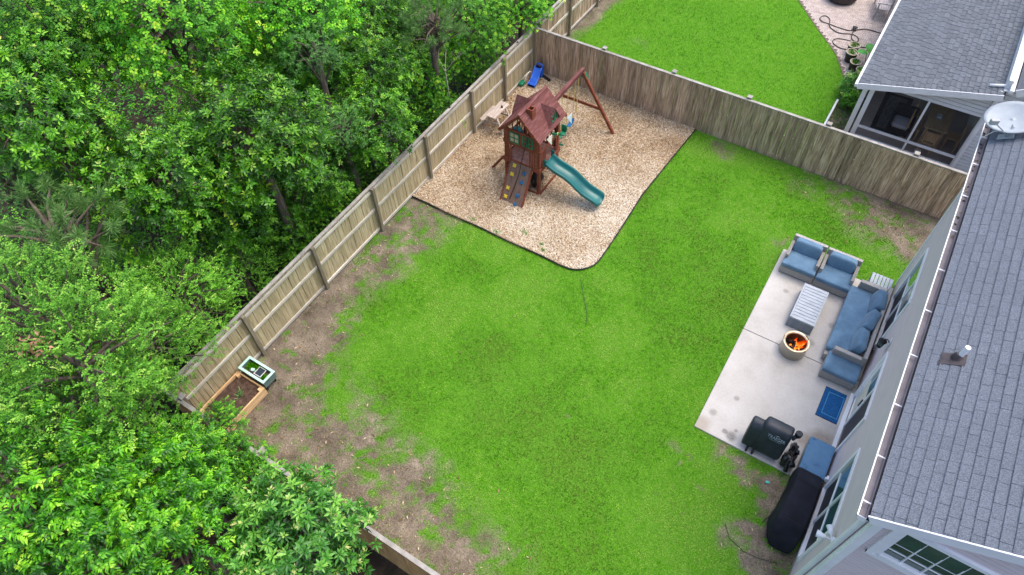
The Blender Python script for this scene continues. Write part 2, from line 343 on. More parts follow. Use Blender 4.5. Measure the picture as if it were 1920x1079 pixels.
# wood chip bed ------------------------------------------------------
M_chipbase = mat('chip_base', [(0.3, S(104, 82, 60)), (0.5, S(148, 122, 94)), (0.7, S(186, 164, 136))], scale=14, rough=.95, bump=.5, bscale=30)
poly = [(0.06, -0.02), (0.06, -7.5)] + [(6.28 - .75 + .75 * math.sin(a), -7.5 + .75 - .75 * math.cos(a)) for a in np.linspace(0, math.pi / 2, 12)] + [(6.26, -5.5), (6.2, -3.8), (6.42, -0.02)]
o = MB().prism(poly, 0.0, 0.045).build('chip_bed', M_chipbase); tag(o, kind='structure')
cx, cy = scatter(0.08, 6.42, -7.48, -0.05, 2300); k = chip_area(cx, cy); cx, cy = cx[k], cy[k]; n = len(cx)
az = RNG.uniform(0, 6.28, n); L_ = RNG.uniform(.010, .030, n); W_ = RNG.uniform(.005, .011, n); tl = RNG.normal(0, .35, n); rl = RNG.normal(0, .4, n)
dx, dy = np.cos(az), np.sin(az); z0 = .05 + RNG.uniform(0, .022, n)
A = np.stack([dx * np.cos(tl), dy * np.cos(tl), np.sin(tl)], 1) * L_[:, None]; Bv = np.stack([-dy * np.cos(rl), dx * np.cos(rl), np.sin(rl)], 1) * W_[:, None]
Cc = np.stack([cx, cy, z0 + np.abs(np.sin(tl)) * L_ * .6], 1)
V = np.stack([Cc - A - Bv, Cc + A - Bv, Cc + A + Bv, Cc - A + Bv], 1).reshape(-1, 3)
dk = np.clip(fbm(cx, cy, 61, 4, .8) * .7 + np.clip((3.5 - np.hypot(cx - 6.2, cy + 6.6)) / 9, 0, .3) - .0 + .11 + RNG.normal(0, .21, n), 0, 1)
M_chip = attr_mat('wood_chips', [(0, S(96, 74, 52)), (.25, S(164, 136, 102)), (.5, S(198, 175, 143)), (.75, S(218, 203, 178)), (1, S(234, 226, 210))], rough=.85, spec=.15)
o = link('wood_chips', tri_mesh('wood_chips', V, np.arange(4 * n).reshape(-1, 4), np.repeat(dk, 4), M_chip)); tag(o, 'tan wood chip mulch covering the play area', 'wood chips', kind='stuff')
# weeds poking through the chips, one tuft each
for wx, wy, hh, wl_ in ((3.95, -7.0, .10, 'green weed tuft farthest from the edging in the wood chips'), (4.6, -7.15, .09, 'green weed tuft in the chips just right of the tallest tuft'), (4.75, -7.3, .08, 'green weed tuft in the chips nearest the rounded bed corner'), (2.3, -7.35, .1, 'green weed tuft by the chip edging nearest the tan fence'), (3.2, -7.4, .08, 'low green weed tuft hugging the chip edging below the climbing ramp')):
    nn = 60; bx_ = wx + np.clip(RNG.normal(0, .06, nn), -.11, .11); by_ = wy + np.clip(RNG.normal(0, .04, nn), -.08, .08)
    o = link('weed_tuft', blade_mesh('weed_tuft', bx_, by_, RNG.uniform(.3, .7, nn), RNG.uniform(.05, hh + .03, nn), RNG.uniform(.01, .018, nn), M_grass, .05))
    tag(o, wl_, 'weed', 'weed tufts in the wood chips')
# black edging
M_edge = mat('black_edging', [(0.4, S(26, 26, 27)), (.7, S(44, 44, 45))], scale=3, rough=.6)
ep = [Vector((0.10, -7.52, .055))] + [Vector((x, -7.52 + .02 * math.sin(x * 3), .055)) for x in np.linspace(.6, 5.4, 12)]
ep += [Vector((6.30 - .77 + .77 * math.sin(a), -7.52 + .77 - .77 * math.cos(a), .055)) for a in np.linspace(.1, math.pi / 2, 12)] + [Vector((6.29, -5.5, .055)), Vector((6.22, -3.8, .055)), Vector((6.3, -2.2, .055)), Vector((6.43, -.05, .055))]
o = MB().tube(ep, .02, 6).build('garden_edging', M_edge, smooth=True); tag(o, 'black plastic edging curving round the wood chip play area', 'edging')

# patio slabs ---------------------------------------------------------
m, N, L, B = nodes('concrete'); M_conc = m
tc = N.new('ShaderNodeTexCoord'); n1 = N.new('ShaderNodeTexNoise'); n1.inputs['Scale'].default_value = .9; n1.inputs['Detail'].default_value = 9; n1.inputs['Roughness'].default_value = .65; L.new(tc.outputs['Object'], n1.inputs[0])
n2 = N.new('ShaderNodeTexNoise'); n2.inputs['Scale'].default_value = 40; n2.inputs['Detail'].default_value = 4; L.new(tc.outputs['Object'], n2.inputs[0])
r1 = ramp(N, [(.3, S(178, 173, 166)), (.5, S(195, 190, 184)), (.7, S(204, 200, 195))]); L.new(n1.outputs[0], r1.inputs[0])
r2 = ramp(N, [(.35, (.9, .9, .9, 1)), (.6, (1, 1, 1, 1))]); L.new(n2.outputs[0], r2.inputs[0])
mu = N.new('ShaderNodeMixRGB'); mu.blend_type = 'MULTIPLY'; mu.inputs[0].default_value = 1; L.new(r1.outputs[0], mu.inputs[1]); L.new(r2.outputs[0], mu.inputs[2])
n3 = N.new('ShaderNodeTexNoise'); n3.inputs['Scale'].default_value = 3.3; n3.inputs['Detail'].default_value = 7; n3.inputs['Roughness'].default_value = .75; L.new(tc.outputs['Object'], n3.inputs[0])
r3 = ramp(N, [(.66, (1, 1, 1, 1)), (.76, (.72, .68, .62, 1))]); L.new(n3.outputs[0], r3.inputs[0])
mu2 = N.new('ShaderNodeMixRGB'); mu2.blend_type = 'MULTIPLY'; mu2.inputs[0].default_value = 1; L.new(mu.outputs[0], mu2.inputs[1]); L.new(r3.outputs[0], mu2.inputs[2])
# grease and rust stains with their own outline
def stain(prev, cx, cy, r, colr, sharp=.45):
    sep = N.new('ShaderNodeVectorMath'); sep.operation = 'DISTANCE'; sep.inputs[1].default_value = (cx, cy, .04)
    wv = N.new('ShaderNodeMixRGB'); wv.blend_type = 'ADD'; wv.inputs[0].default_value = .22 * r / .3; L.new(tc.outputs['Object'], wv.inputs[1]); L.new(n3.outputs['Color'], wv.inputs[2])
    of = N.new('ShaderNodeVectorMath'); of.operation = 'ADD'; of.inputs[1].default_value = (-.11 * r / .3,) * 3; L.new(wv.outputs[0], of.inputs[0]); L.new(of.outputs[0], sep.inputs[0])
    rr = ramp(N, [(r * sharp, (1, 1, 1, 1)), (r, (0, 0, 0, 1))]); L.new(sep.outputs['Value'], rr.inputs[0])
    nn = N.new('ShaderNodeMath'); nn.operation = 'MULTIPLY'; L.new(rr.outputs[0], nn.inputs[0]); L.new(n2.outputs[0], nn.inputs[1])
    mm = N.new('ShaderNodeMixRGB'); L.new(nn.outputs[0], mm.inputs[0]); L.new(prev, mm.inputs[1]); mm.inputs[2].default_value = colr; return mm.outputs[0]
colr = mu2.outputs[0]
for cx_, cy_, r_, c_ in ((11.50, -9.98, .17, S(48, 44, 40)), (11.33, -9.93, .09, S(60, 56, 52)), (11.55, -9.78, .06, S(90, 84, 78)), (13.35, -9.0, .40, S(120, 96, 70)), (13.0, -9.15, .25, S(140, 120, 96)), (10.9, -9.6, .12, S(120, 112, 104)), (11.25, -8.95, .09, S(110, 104, 98)), (12.3, -6.4, .14, S(120, 114, 108)), (10.75, -10.05, .3, S(150, 134, 112)), (11.2, -5.1, .1, S(120, 114, 106)), (12.6, -5.6, .12, S(130, 124, 118))):
    colr = stain(colr, cx_, cy_, r_, c_)
L.new(colr, B.inputs['Base Color']); B.inputs['Roughness'].default_value = .85; B.inputs['Specular IOR Level'].default_value = .2
bp = N.new('ShaderNodeBump'); bp.inputs['Strength'].default_value = .15; bp.inputs['Distance'].default_value = .01; L.new(n2.outputs[0], bp.inputs['Height']); L.new(bp.outputs[0], B.inputs['Normal'])
patio = bpy.data.objects.new('patio', None); COL.objects.link(patio); patio.location = (12.2, -6.9, 0); tag(patio, kind='structure')
for y0, y1 in ((-6.872, PATIO[3]), (PATIO[2], -6.888)):
    MB().box(PATIO[0], PATIO[1], y0, y1, -.08, .04).build('concrete_slab', M_conc, patio, bevel=.012)
MB().box(PATIO[0] + .02, PATIO[1], -6.9, -6.86, -.08, .022).build('joint', mat('joint_dirt', [(.5, S(70, 62, 54))], scale=9), patio)

# ------------------------------------------------------------------ fences
def picket_meshes(wd, ht, th, mat_, nvar=5):
    out = []
    for i in range(nvar):
        mb = MB(); dw = random.uniform(-.006, .004); tz = random.uniform(-.008, .008); b = random.uniform(-.004, .004)
        mb.box(-wd / 2 - dw / 2, wd / 2 + dw / 2, -th / 2, th / 2, 0.02, ht + tz, lambda x, y, z: (x + b * z, y + (.004 if z > 1 else 0) * random.uniform(-1, 1), z))
        out.append(mb.mesh('picket', mat_))
    return out
def fence(name, label, p0, p1, posts, mats, ht=1.74, face=1, rails=(1.60, .92, .10), cap=True, post_side=1, post_ht=None, pcap=False):
    """boards from p0 to p1; rails and posts stand on the `post_side` (left = +1) of the run"""
    p0, p1 = Vector((*p0, 0)), Vector((*p1, 0)); d = p1 - p0; L = d.length; rz = math.atan2(d.y, d.x); d.normalize(); nrm = Vector((-d.y, d.x, 0)) * post_side
    t = thing(name, p0, label, 'fence'); mp, mr, mo, mc = mats
    pm = picket_meshes(.1355, ht, .019, mp); pitch = .1425; n = int(L / pitch)
    for i in range(n):
        o = bpy.data.objects.new('picket', pm[(i * 7 + i // 3) % len(pm)]); COL.objects.link(o); o.parent = t
        q = d * ((i + .5) * L / n); o.location = q + nrm * random.uniform(-.004, .004); o.rotation_euler = (random.uniform(-.006, .006), 0, rz + random.uniform(-.02, .02))
    loc = lambda u, v, z: tuple(d * u + nrm * v + Vector((0, 0, z)))
    for j, z in enumerate(rails):
        k = 0
        cuts = [0] + [u for u in posts if .3 < u < L - .3] + [L]
        for u0, u1 in zip(cuts[:-1], cuts[1:]):
            dz = random.uniform(-.02, .02)
            MB().box(u0 + .003, u1 - .003, .014, .052, z - .043 + dz, z + .043 + dz, loc).build('rail', mr, t, world=False)
    ph = post_ht or ht + .03
    for u in posts:
        MB().box(u - .048, u + .048, .0535, .146, -.1, ph + random.uniform(-.02, .02), loc).build('post', mo, t, world=False, bevel=.006)
        if pcap: MB().box(u - .075, u + .075, .03, .18, ph + .021, ph + .055, loc).build('post_cap', M_cap, t, world=False, bevel=.008)
    if cap:
        nb = max(1, int(L / 2.44))
        for i in range(nb):
            u0, u1 = L * i / nb, L * (i + 1) / nb; dz = random.uniform(0, .006)
            MB().box(u0 + .004, u1 - .004, -.03, .062, ht + .012 + dz, ht + .046 + dz, loc).build('cap_board', mc, t, world=False)
    return t, loc
A0, A1 = (0.0, 0.0), (0.17, -16.53)
fence('board_fence', 'tan weathered board fence along the trees, rails and posts facing the yard', A0, A1, [.06, 2.04, 4.04, 6.55, 9.08, 11.6, 14.13, 16.45], (M_fA, M_rail, M_post, M_cap), post_side=1)
fence('board_fence', 'grey brown board fence between the play area and the lawn next door', (0.16, -.03), (14.6, -.12), [2.6, 5.12, 7.64, 10.1, 12.6], (M_fB, M_rail, M_post, M_cap), post_side=1, post_ht=1.80, pcap=True)
fence('board_fence', 'brown board fence at the bottom of the yard half hidden by trees', (0.22, -16.53), (10.6, -16.53), [.5, 2.97, 5.5, 8.0], (M_fD, M_rail, M_post, M_cap), post_side=1, post_ht=1.80, pcap=True)
fence('board_fence', 'grey board fence of the next yard running off behind the swing corner', (-.02, .22), (-.05, 9.0), [.15, 2.4, 4.75, 7.1], (M_fB, M_rail, M_post, M_cap), post_side=-1)
# small metal latches and birds-eye knots left on fence A top
for y, cl_ in ((-1.1, 'dark metal clip on the tan fence top near the swing corner'), (-5.1, 'dark metal clip on the tan fence top behind the picnic table'), (-10.3, 'dark metal clip on the tan fence top beside the bare soil')):
    o = MB().box(.02, .07, y - .03, y + .03, 1.785, 1.812).build('fence_clip', M_dark); tag(o, cl_, 'clip', 'dark clips on the tan fence top')

# ------------------------------------------------------------------ the house on the right
M_sid = mat('mauve_grey_siding', [(.3, S(208, 195, 197)), (.7, S(220, 206, 208))], scale=2.0, stretch=(1, 1, 6), rough=.6, spec=.3, bump=.05, bscale=20)
M_wsid = mat('white_siding', [(.3, S(206, 210, 214)), (.7, S(222, 225, 229))], scale=2.0, stretch=(1, 1, 5), rough=.5, spec=.35)
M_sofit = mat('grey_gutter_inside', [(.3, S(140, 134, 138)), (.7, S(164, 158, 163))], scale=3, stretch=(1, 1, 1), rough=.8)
M_roofbase = mat('roof_underlay', [(.5, S(36, 38, 42))], rough=.95)
def shingle_mat(name, a, b, c, rnd):
    mat(name + '_field', [(.3, a), (.5, b), (.72, c)], scale=60, rough=.95, bump=.5, bscale=220, rand=rnd, spec=.1, detail=3, rattr=True)
    return mat(name, [(.3, a), (.5, b), (.72, c)], scale=60, rough=.95, bump=.5, bscale=220, rand=rnd, spec=.1, detail=3)
M_sh = shingle_mat('blue_grey_shingle', S(84, 90, 100), S(110, 117, 128), S(136, 142, 152), .05)
M_sh2 = shingle_mat('grey_shingle', S(74, 80, 88), S(104, 110, 118), S(134, 138, 143), .12)
def glass_mat(name, col, rough=.04, spec=.6):
    m, N, L, B = nodes(name); tc = N.new('ShaderNodeTexCoord'); nz = N.new('ShaderNodeTexNoise'); nz.inputs['Scale'].default_value = 1.1; nz.inputs['Detail'].default_value = 2; L.new(tc.outputs['Object'], nz.inputs[0])
    r = ramp(N, [(.3, tuple(c * .6 for c in col[:3]) + (1,)), (.7, tuple(c * 1.5 for c in col[:3]) + (1,))]); L.new(nz.outputs[0], r.inputs[0]); L.new(r.outputs[0], B.inputs['Base Color'])
    B.inputs['Roughness'].default_value = rough; B.inputs['Specular IOR Level'].default_value = spec; B.inputs['Coat Weight'].default_value = .6; B.inputs['Coat Roughness'].default_value = .02
    return m
M_glass = glass_mat('teal_glass', S(38, 92, 92)); M_glassg = glass_mat('green_glass', S(52, 88, 72)); M_screen = mat('insect_screen', [(.3, S(38, 38, 46)), (.7, S(52, 52, 60))], scale=3, rough=.6)
M_cream = mat('cream_curtain', [(.3, S(196, 190, 172)), (.7, S(226, 222, 208))], scale=3, stretch=(1, 5, 1), rough=.8)

def siding(mb, fn, z0, z1, spans, exp=.105, depth=.007):
    """lapped boards on a wall: fn(u, w, z) -> world; spans(z) -> list of (u0, u1)"""
    z = z0
    while z < z1 - .01:
        zt = min(z + exp, z1)
        for u0, u1 in spans(z + exp / 2):
            vs = [fn(u0, depth, z), fn(u1, depth, z), fn(u1, .002, zt - .017), fn(u0, .002, zt - .017), fn(u0, -.05, z), fn(u1, -.05, z), fn(u1, -.05, zt - .017), fn(u0, -.05, zt - .017)]
            mb.add(vs, [(0, 1, 2, 3), (4, 5, 1, 0), (5, 6, 2, 1), (6, 7, 3, 2), (7, 4, 0, 3), (4, 7, 6, 5)])
        z = zt
def shingle_roof(name, parent, fn, umax, vmax, mat_, keep_key, exp=.155, th=.018, wr=(.2, .34), gap=.003):
    """tabs course by course: fn(u, v, h) with u along the eave, v up the slope. The 300 that show largest are parts, the rest one part."""
    tabs = []; nv = int(vmax / exp); meshes = {}
    for j in range(nv):
        u = -random.uniform(0, .25)
        while u < umax:
            wd = random.choice([.2, .24, .28, .31, .34]); a, c = max(u, 0), min(u + wd, umax)
            if c - a > .012: tabs.append((a, c, j * exp))
            u += wd
    tabs.sort(key=lambda t: keep_key(fn((t[0] + t[1]) / 2, t[2], 0)))
    def one(mb, a, c, v, rel=None):
        g = random.choice([0, 0, .004]); o = rel or Vector((0, 0, 0))
        pts = [(a + gap, v, g), (c - gap, v, g), (c - gap, v + exp, 0), (a + gap, v + exp, 0)]
        vs = [Vector(fn(p[0], p[1], .004 + (.006 if k < 2 else 0))) - o for k, p in enumerate(pts)] + [Vector(fn(p[0], p[1], .008 + th * (1 if k < 2 else .1) + p[2])) - o for k, p in enumerate(pts)]
        mb.add(vs, [(3, 2, 1, 0), (4, 5, 6, 7), (0, 1, 5, 4), (1, 2, 6, 5), (2, 3, 7, 6), (3, 0, 4, 7)])
    rest = MB()
    for i, (a, c, v) in enumerate(tabs):
        if i < 300:
            key = round(c - a, 3); p = Vector(fn(a, v, 0))
            if key not in meshes:
                mb = MB(); one(mb, a, c, v, p); meshes[key] = mb.mesh('shingle', mat_)
            o = bpy.data.objects.new('shingle', meshes[key]); COL.objects.link(o); o.parent = parent; o.location = p
            if parent.type == 'EMPTY': o.location = p - Vector(parent.location)
        else: one(rest, a, c, v)
    me_ = rest.mesh('shingle_field', MATS[mat_.name + '_field']); at_ = me_.attributes.new('tint', 'FLOAT', 'POINT'); at_.data.foreach_set('value', np.repeat(np.random.default_rng(3).uniform(0, 1, len(me_.vertices) // 8), 8).astype(np.float32))
    r = link('shingle_field', me_, None, parent, True); r['kind'] = 'stuff'
    return len(tabs)

XW, YN, YF = 13.70, -12.95, -3.38
house = thing('house', (15.5, -8.2, 0), 'mauve grey sided house with blue grey shingle roof beside the patio', 'house')
WIN = [(-6.08, -4.18, .42, 2.46), (-12.16, -10.28, .48, 2.50)]
DOOR = (-9.27, -7.36, .05, 2.06)
holes = WIN + [DOOR]
fw = lambda u, w_, z: (XW - w_, u, z)
def spans_w(z):
    segs = [(YN, YF)]
    for y0, y1, z0, z1 in holes:
        if z0 - .02 < z < z1 + .02:
            ns = []
            for a, c in segs:
                if y0 > a and y1 < c: ns += [(a, y0), (y1, c)]
                else: ns.append((a, c))
            segs = ns
    return segs
mb = MB(); siding(mb, fw, .18, 5.06, spans_w)
wall = mb.build('siding', M_sid, house)
GW = (14.0, 15.62, 4.16, 5.26)     # gable window opening u0,u1,z0,z1
fg = lambda u, w_, z: (u, YN - w_, z)
RS = .57
roofz = lambda x: 5.20 + RS * (x - 13.5)
def spans_g(z):
    x0 = max(XW, 13.5 + (z - 5.08) / RS)
    segs = [(x0, 17.4)]
    if GW[2] < z < GW[3]: segs = [(x0, GW[0]), (GW[1], 17.4)] if GW[0] > x0 else [(GW[1], 17.4)]
    return segs
mb = MB(); siding(mb, fg, .18, 7.2, spans_g, exp=.10); mb.build('gable_siding', M_sid, house)
MB().box(XW + .05, 17.4, YN + .05, YF - .05, 0, 5.05).build('wall_core', mat('dark_interior', [(.5, S(40, 38, 38))], rough=.9), house)
MB().box(XW - .01, 17.4, YN - .01, YF + .01, -.1, .175).build('foundation', mat('foundation', [(.5, S(150, 144, 138))], scale=6, rough=.9), house)
mb = MB(); siding(mb, lambda u, w_, z: (u, YF + w_, z), .18, 5.06, lambda z: [(XW, 17.4)]); mb.build('far_siding', M_sid, house)
# corner boards and downspout
MB().box(XW - .026, XW - .001, YN - .026, YN + .12, .12, 5.05).build('corner_board', M_white, house)
MB().box(XW, XW + .095, YN - .027, YN - .001, .12, 5.10).build('corner_board', M_white, house)
MB().box(XW - .026, XW - .001, YF - .10, YF + .024, .12, 5.04).build('corner_board', M_white, house)
MB().box(XW - .105, XW - .03, YN + .16, YN + .26, .2, 4.98).build('downspout', M_white, house, bevel=.012)
# windows
def window(fn, u0, u1, z0, z1, cols, rows, panes, parent, tw=.085, proud=.035, name='window', mw=.05, grid=None):
    """white framed window; panes(c, r) -> material; fn(u, w, z)"""
    wob = thing_part(name, parent)
    fb = lambda a, c, e, f_, w0, w1: MB().box(a, c, w0, w1, e, f_, lambda x, y, z: fn(x, y, z))
    m = fb(u0 - .02, u0 + tw, z0, z1, -.06, proud); m.box(u1 - tw, u1 + .02, -.06, proud, z0, z1, lambda x, y, z: fn(x, y, z))
    m.box(u0 + tw, u1 - tw, -.06, proud, z1 - tw, z1 + .02, lambda x, y, z: fn(x, y, z)); m.box(u0 + tw, u1 - tw, -.06, proud + .02, z0 - .02, z0 + tw, lambda x, y, z: fn(x, y, z))
    m.build('frame', M_white, wob)
    a0, a1, b0, b1 = u0 + tw, u1 - tw, z0 + tw, z1 - tw
    for c in range(cols):
        for r in range(rows):
            ua, ub = a0 + (a1 - a0) * c / cols, a0 + (a1 - a0) * (c + 1) / cols; za, zb = b0 + (b1 - b0) * r / rows, b0 + (b1 - b0) * (r + 1) / rows
            fb(ua + mw * .4, ub - mw * .4, za + mw * .4, zb - mw * .4, -.035 + .012 * r, -.02 + .012 * r).build('pane', panes(c, r), wob)
    for c in range(1, cols):
        u = a0 + (a1 - a0) * c / cols; fb(u - mw / 2, u + mw / 2, b0, b1, -.05, .012).build('mullion', M_white, wob)
    for r in range(1, rows):
        z = b0 + (b1 - b0) * r / rows
        for c in range(cols):
            ua, ub = a0 + (a1 - a0) * c / cols, a0 + (a1 - a0) * (c + 1) / cols
            fb(ua + mw * .4, ub - mw * .4, z - mw * .4, z + mw * .4, -.05, .008).build('sash_rail', M_white, wob)
    return wob
def thing_part(name, parent):
    o = bpy.data.objects.new(name, None); COL.objects.link(o); o.location = (0, 0, 0); o.parent = parent; o.matrix_parent_inverse = Matrix.Translation(-Vector(parent.location)); return o
for y0, y1, z0, z1 in WIN:
    wo = window(fw, y0, y1, z0, z1, 2, 2, lambda c, r: M_screen if r == 0 else M_glass, house)
    m = MB()
    for i in range(2): pass
# gable window with grid
gw = window(fg, GW[0], GW[1], GW[2], GW[3], 5, 4, lambda c, r: M_glassg, house, tw=.07, mw=.018, name='grid_window')
MB().box(GW[0] - .1, GW[0] - .021, YN - .05, YN, GW[2] - .1, GW[3] - .06).build('window_trim', M_white, house)
MB().box(GW[0] - .02, GW[1] + .1, YN - .051, YN, GW[3] + .021, GW[3] + .05).build('window_trim', M_white, house)
MB().box(GW[0] - .1, GW[1] + .1, YN - .051, YN, GW[2] - .11, GW[2] - .021).build('window_trim', M_white, house)
# sliding door
dr = thing_part('sliding_door', house); y0, y1, z0, z1 = DOOR
bx = lambda a, c, e, f_, w0, w1: MB().box(a, c, w0, w1, e, f_, lambda x, y, z: fw(x, y, z))
m = bx(y0 - .02, y0 + .07, z0, z1, -.05, .04); m.box(y1 - .10, y1 + .02, -.05, .04, z0, z1, lambda x, y, z: fw(x, y, z)); m.box(y0 + .07, y1 - .1, -.05, .04, z1 - .06, z1 + .02, lambda x, y, z: fw(x, y, z)); m.box(y0, y1, -.05, .10, z0 - .04, z0 + .04, lambda x, y, z: fw(x, y, z)); m.build('frame', M_white, dr)
ym = (y0 + y1) / 2
m = bx(ym - .06, ym + .02, z0 + .04, z1 - .06, -.03, .02); m.box(y1 - .18, y1 - .1, -.03, .0, z0 + .04, z1 - .06, lambda x, y, z: fw(x, y, z)); m.box(ym + .02, y1 - .18, -.03, .0, z1 - .14, z1 - .06, lambda x, y, z: fw(x, y, z)); m.box(ym + .02, y1 - .18, -.03, .0, z0 + .04, z0 + .13, lambda x, y, z: fw(x, y, z)); m.build('sash', M_white, dr)
bx(ym + .02, y1 - .18, z0 + .13, 1.15, -.045, -.03).build('pane', M_cream, dr)
bx(ym + .02, y1 - .18, 1.15, z1 - .14, -.045, -.03).build('pane', M_glass, dr)
bx(y0 + .07, ym - .06, z0 + .05, z1 - .07, -.02, -.005).build('screen_panel', M_screen, dr)
bx(ym + .05, ym + .10, .95, 1.2, .0, .035).build('handle', M_dark, dr)
MB().box(XW - .16, XW - .045, y0 - .02, y1 + .02, -.02, .075).build('door_step', M_conc, house)
# roof
th = math.atan(RS); cs, sn = math.cos(th), math.sin(th); RX0, RY0, RY1 = 13.54, YN - .06, -2.62
froof = lambda u, v, h: (RX0 + v * cs - h * sn, RY0 + u, roofz(RX0) + v * sn + h * cs)
rl = (17.6 - RX0) / cs
roof = MB().box(0, RY1 - RY0, 0, rl, -.12, 0, lambda x, y, z: froof(x, y, z)).build('roof', M_roofbase, house)
CAMV = Vector(CAM_C)
shingle_roof('roof', roof, froof, RY1 - RY0, rl, M_sh, lambda p: (Vector(p) - CAMV).length + (0 if p[0] < 15.3 else 50))
MB().box(0, RY1 - RY0, 0, rl, -.12, 0, lambda x, y, z: (17.62 + y * cs + z * sn, RY0 + x, roofz(17.6) - y * sn + z * cs)).build('roof_far_slope', M_sh, house)
# rake boards, fascia, gutter
for yy, w0 in ((RY0, -1), (RY1, 1)):
    MB().box(0, rl, -.026, 0, -.19, .016, lambda x, y, z: (RX0 - .02 + x * cs - z * sn, yy + y if w0 < 0 else yy - y, roofz(RX0 - .02) + x * sn + z * cs)).build('rake_board', M_white, house)
MB().box(RX0 - .01, RX0 + .06, RY0 + .03, RY1 - .03, 5.0, 5.19).build('fascia', M_dark, house)
MB().box(RX0 - .0, XW + .02, RY0 + .03, RY1 - .03, 4.99, 5.0).build('soffit', M_white, house)
gut = thing_part('gutter', house)
def gprof(pr, name, m_):
    mb = MB(); n = len(pr); mb.add([(x, y, z) for y in (RY0 + .0, RY1 - .04) for x, z in pr], [(i, i + 1, n + i + 1, n + i) for i in range(n - 1)]); return mb.build(name, m_, gut)
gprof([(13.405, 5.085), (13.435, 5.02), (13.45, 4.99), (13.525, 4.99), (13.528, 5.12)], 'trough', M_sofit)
gprof([(13.395, 5.09), (13.398, 5.055), (13.43, 5.012), (13.445, 4.983), (13.53, 4.983)], 'outer_face', M_white)
MB().box(13.392, 13.412, RY0, RY1 - .04, 5.086, 5.104).build('lip', M_white, gut)
for yy in (RY0 - .006, RY1 - .04):
    MB().prism([(13.393, 5.10), (13.43, 5.01), (13.445, 4.98), (13.53, 4.98), (13.53, 5.10)], yy, yy + .006, lambda x, y, z: (x, z, y)).build('end_cap', M_white, gut)
for yy in (-12.75, -11.91, -10.86, -9.75, -8.65, -7.55, -6.4, -5.29, -4.19, -3.2):
    MB().box(13.41, 13.535, yy - .012, yy + .012, 5.088, 5.10).build('hanger', M_white, gut)
# leaves in the gutter
for i in range(26):
    yy = random.uniform(-6.5, -2.9); o = MB().rbox((random.uniform(13.46, 13.51), yy, 4.998 + random.uniform(0, .01)), (.03, .05, .006), (random.uniform(-.3, .3), 0, random.uniform(0, 3))).build('dry_leaf', M_dark if i % 2 else M_post, gut)
# vent pipe with boot (a thing fixed through the roof: part of the house)
vp = froof(-9.77 - RY0, (14.0 - RX0) / cs, 0)
boot = MB(); boot.box(-.17, .12, 0, .36, .02, .032, lambda x, y, z: froof(-9.80 - RY0 + x * .85, (13.80 - RX0) / cs + y, z))
boot.box(-.20, -.08, -.02, .06, .018, .028, lambda x, y, z: froof(-9.80 - RY0 + x * .85, (13.80 - RX0) / cs + y, z))
boot.tube([Vector(vp), Vector(vp) + Vector((-.02, 0, .07)), Vector(vp) + Vector((-.02, 0, .12))], [.115, .075, .05], 14)
vent = MB().tube([Vector(vp) - Vector((0, 0, .1)), Vector(vp) + Vector((0, 0, .34))], .043, 16).build('vent_pipe', M_white, house, smooth=False)
boot.build('flashing', mat('lead_flashing', [(.3, S(58, 52, 54)), (.7, S(88, 80, 82))], scale=9, rough=.6), vent)
# wall lantern, floodlight, hose bib
lam = thing('wall_lantern', (XW - .02, -6.95, 1.72), 'black wall lantern between the far window and the sliding door', 'lantern')
MB().box(XW - .03, XW - .017, -7.03, -6.87, 1.62, 2.0).build('mounting_block', M_white, lam)
MB().tube([(XW - .03, -6.95, 1.9), (XW - .10, -6.95, 1.98), (XW - .16, -6.95, 1.94)], .012, 6).build('arm', M_black, lam)
MB().lathe([(.02, .06), (.085, -.02), (.10, -.03)], 8, (XW - .16, -6.95, 1.90)).build('lamp_cap', M_black, lam)
m = MB()
for k in range(6):
    a = k * math.pi / 3; m.tube([(XW - .16 + .08 * math.cos(a), -6.95 + .08 * math.sin(a), 1.87), (XW - .16 + .05 * math.cos(a), -6.95 + .05 * math.sin(a), 1.65)], .007, 5)
m.lathe([(.0, 0), (.055, 0), (.055, .02), (.0, .03)], 8, (XW - .16, -6.95, 1.635)); m.build('cage', M_black, lam)
MB().lathe([(.0, 0), (.045, .01), (.07, .2), (.0, .21)], 12, (XW - .16, -6.95, 1.655)).build('glass_shade', M_glass, lam, smooth=True)
fl = thing('floodlight', (XW - .02, -12.52, 2.9), 'white twin floodlight near the house corner', 'floodlight')
MB().lathe([(0, 0), (.07, 0), (.07, .03), (0, .05)], 14, (0, 0, 0)).build('base', M_white, fl, world=False).rotation_euler = (0, -math.pi / 2, 0)
for dy, nm in ((.16, 0), (-.10, 1)):
    p0 = Vector((XW - .05, -12.52, 2.9)); dd = Vector((-.35, .9, -.1)).normalized() if nm == 0 else Vector((-.95, .05, -.25)).normalized()
    p1 = p0 + dd * .10; p2 = p0 + dd * .17; p3 = p0 + dd * .26
    MB().tube([p0, p1, p1 + dd * .01, p2, p3], [.018, .02, .038, .045, .068], 14).build('lamp_head', M_white, fl, smooth=True)
hb = thing('wall_outlet', (XW - .02, -10.14, .55), 'small white outdoor outlet cover on the siding above the storage bench', 'outlet')
MB().box(XW - .07, XW - .017, -10.19, -10.09, .50, .66).build('cover', M_white, hb, bevel=.012); MB().box(XW - .085, XW - .071, -10.17, -10.11, .53, .6).build('flap', M_white, hb)

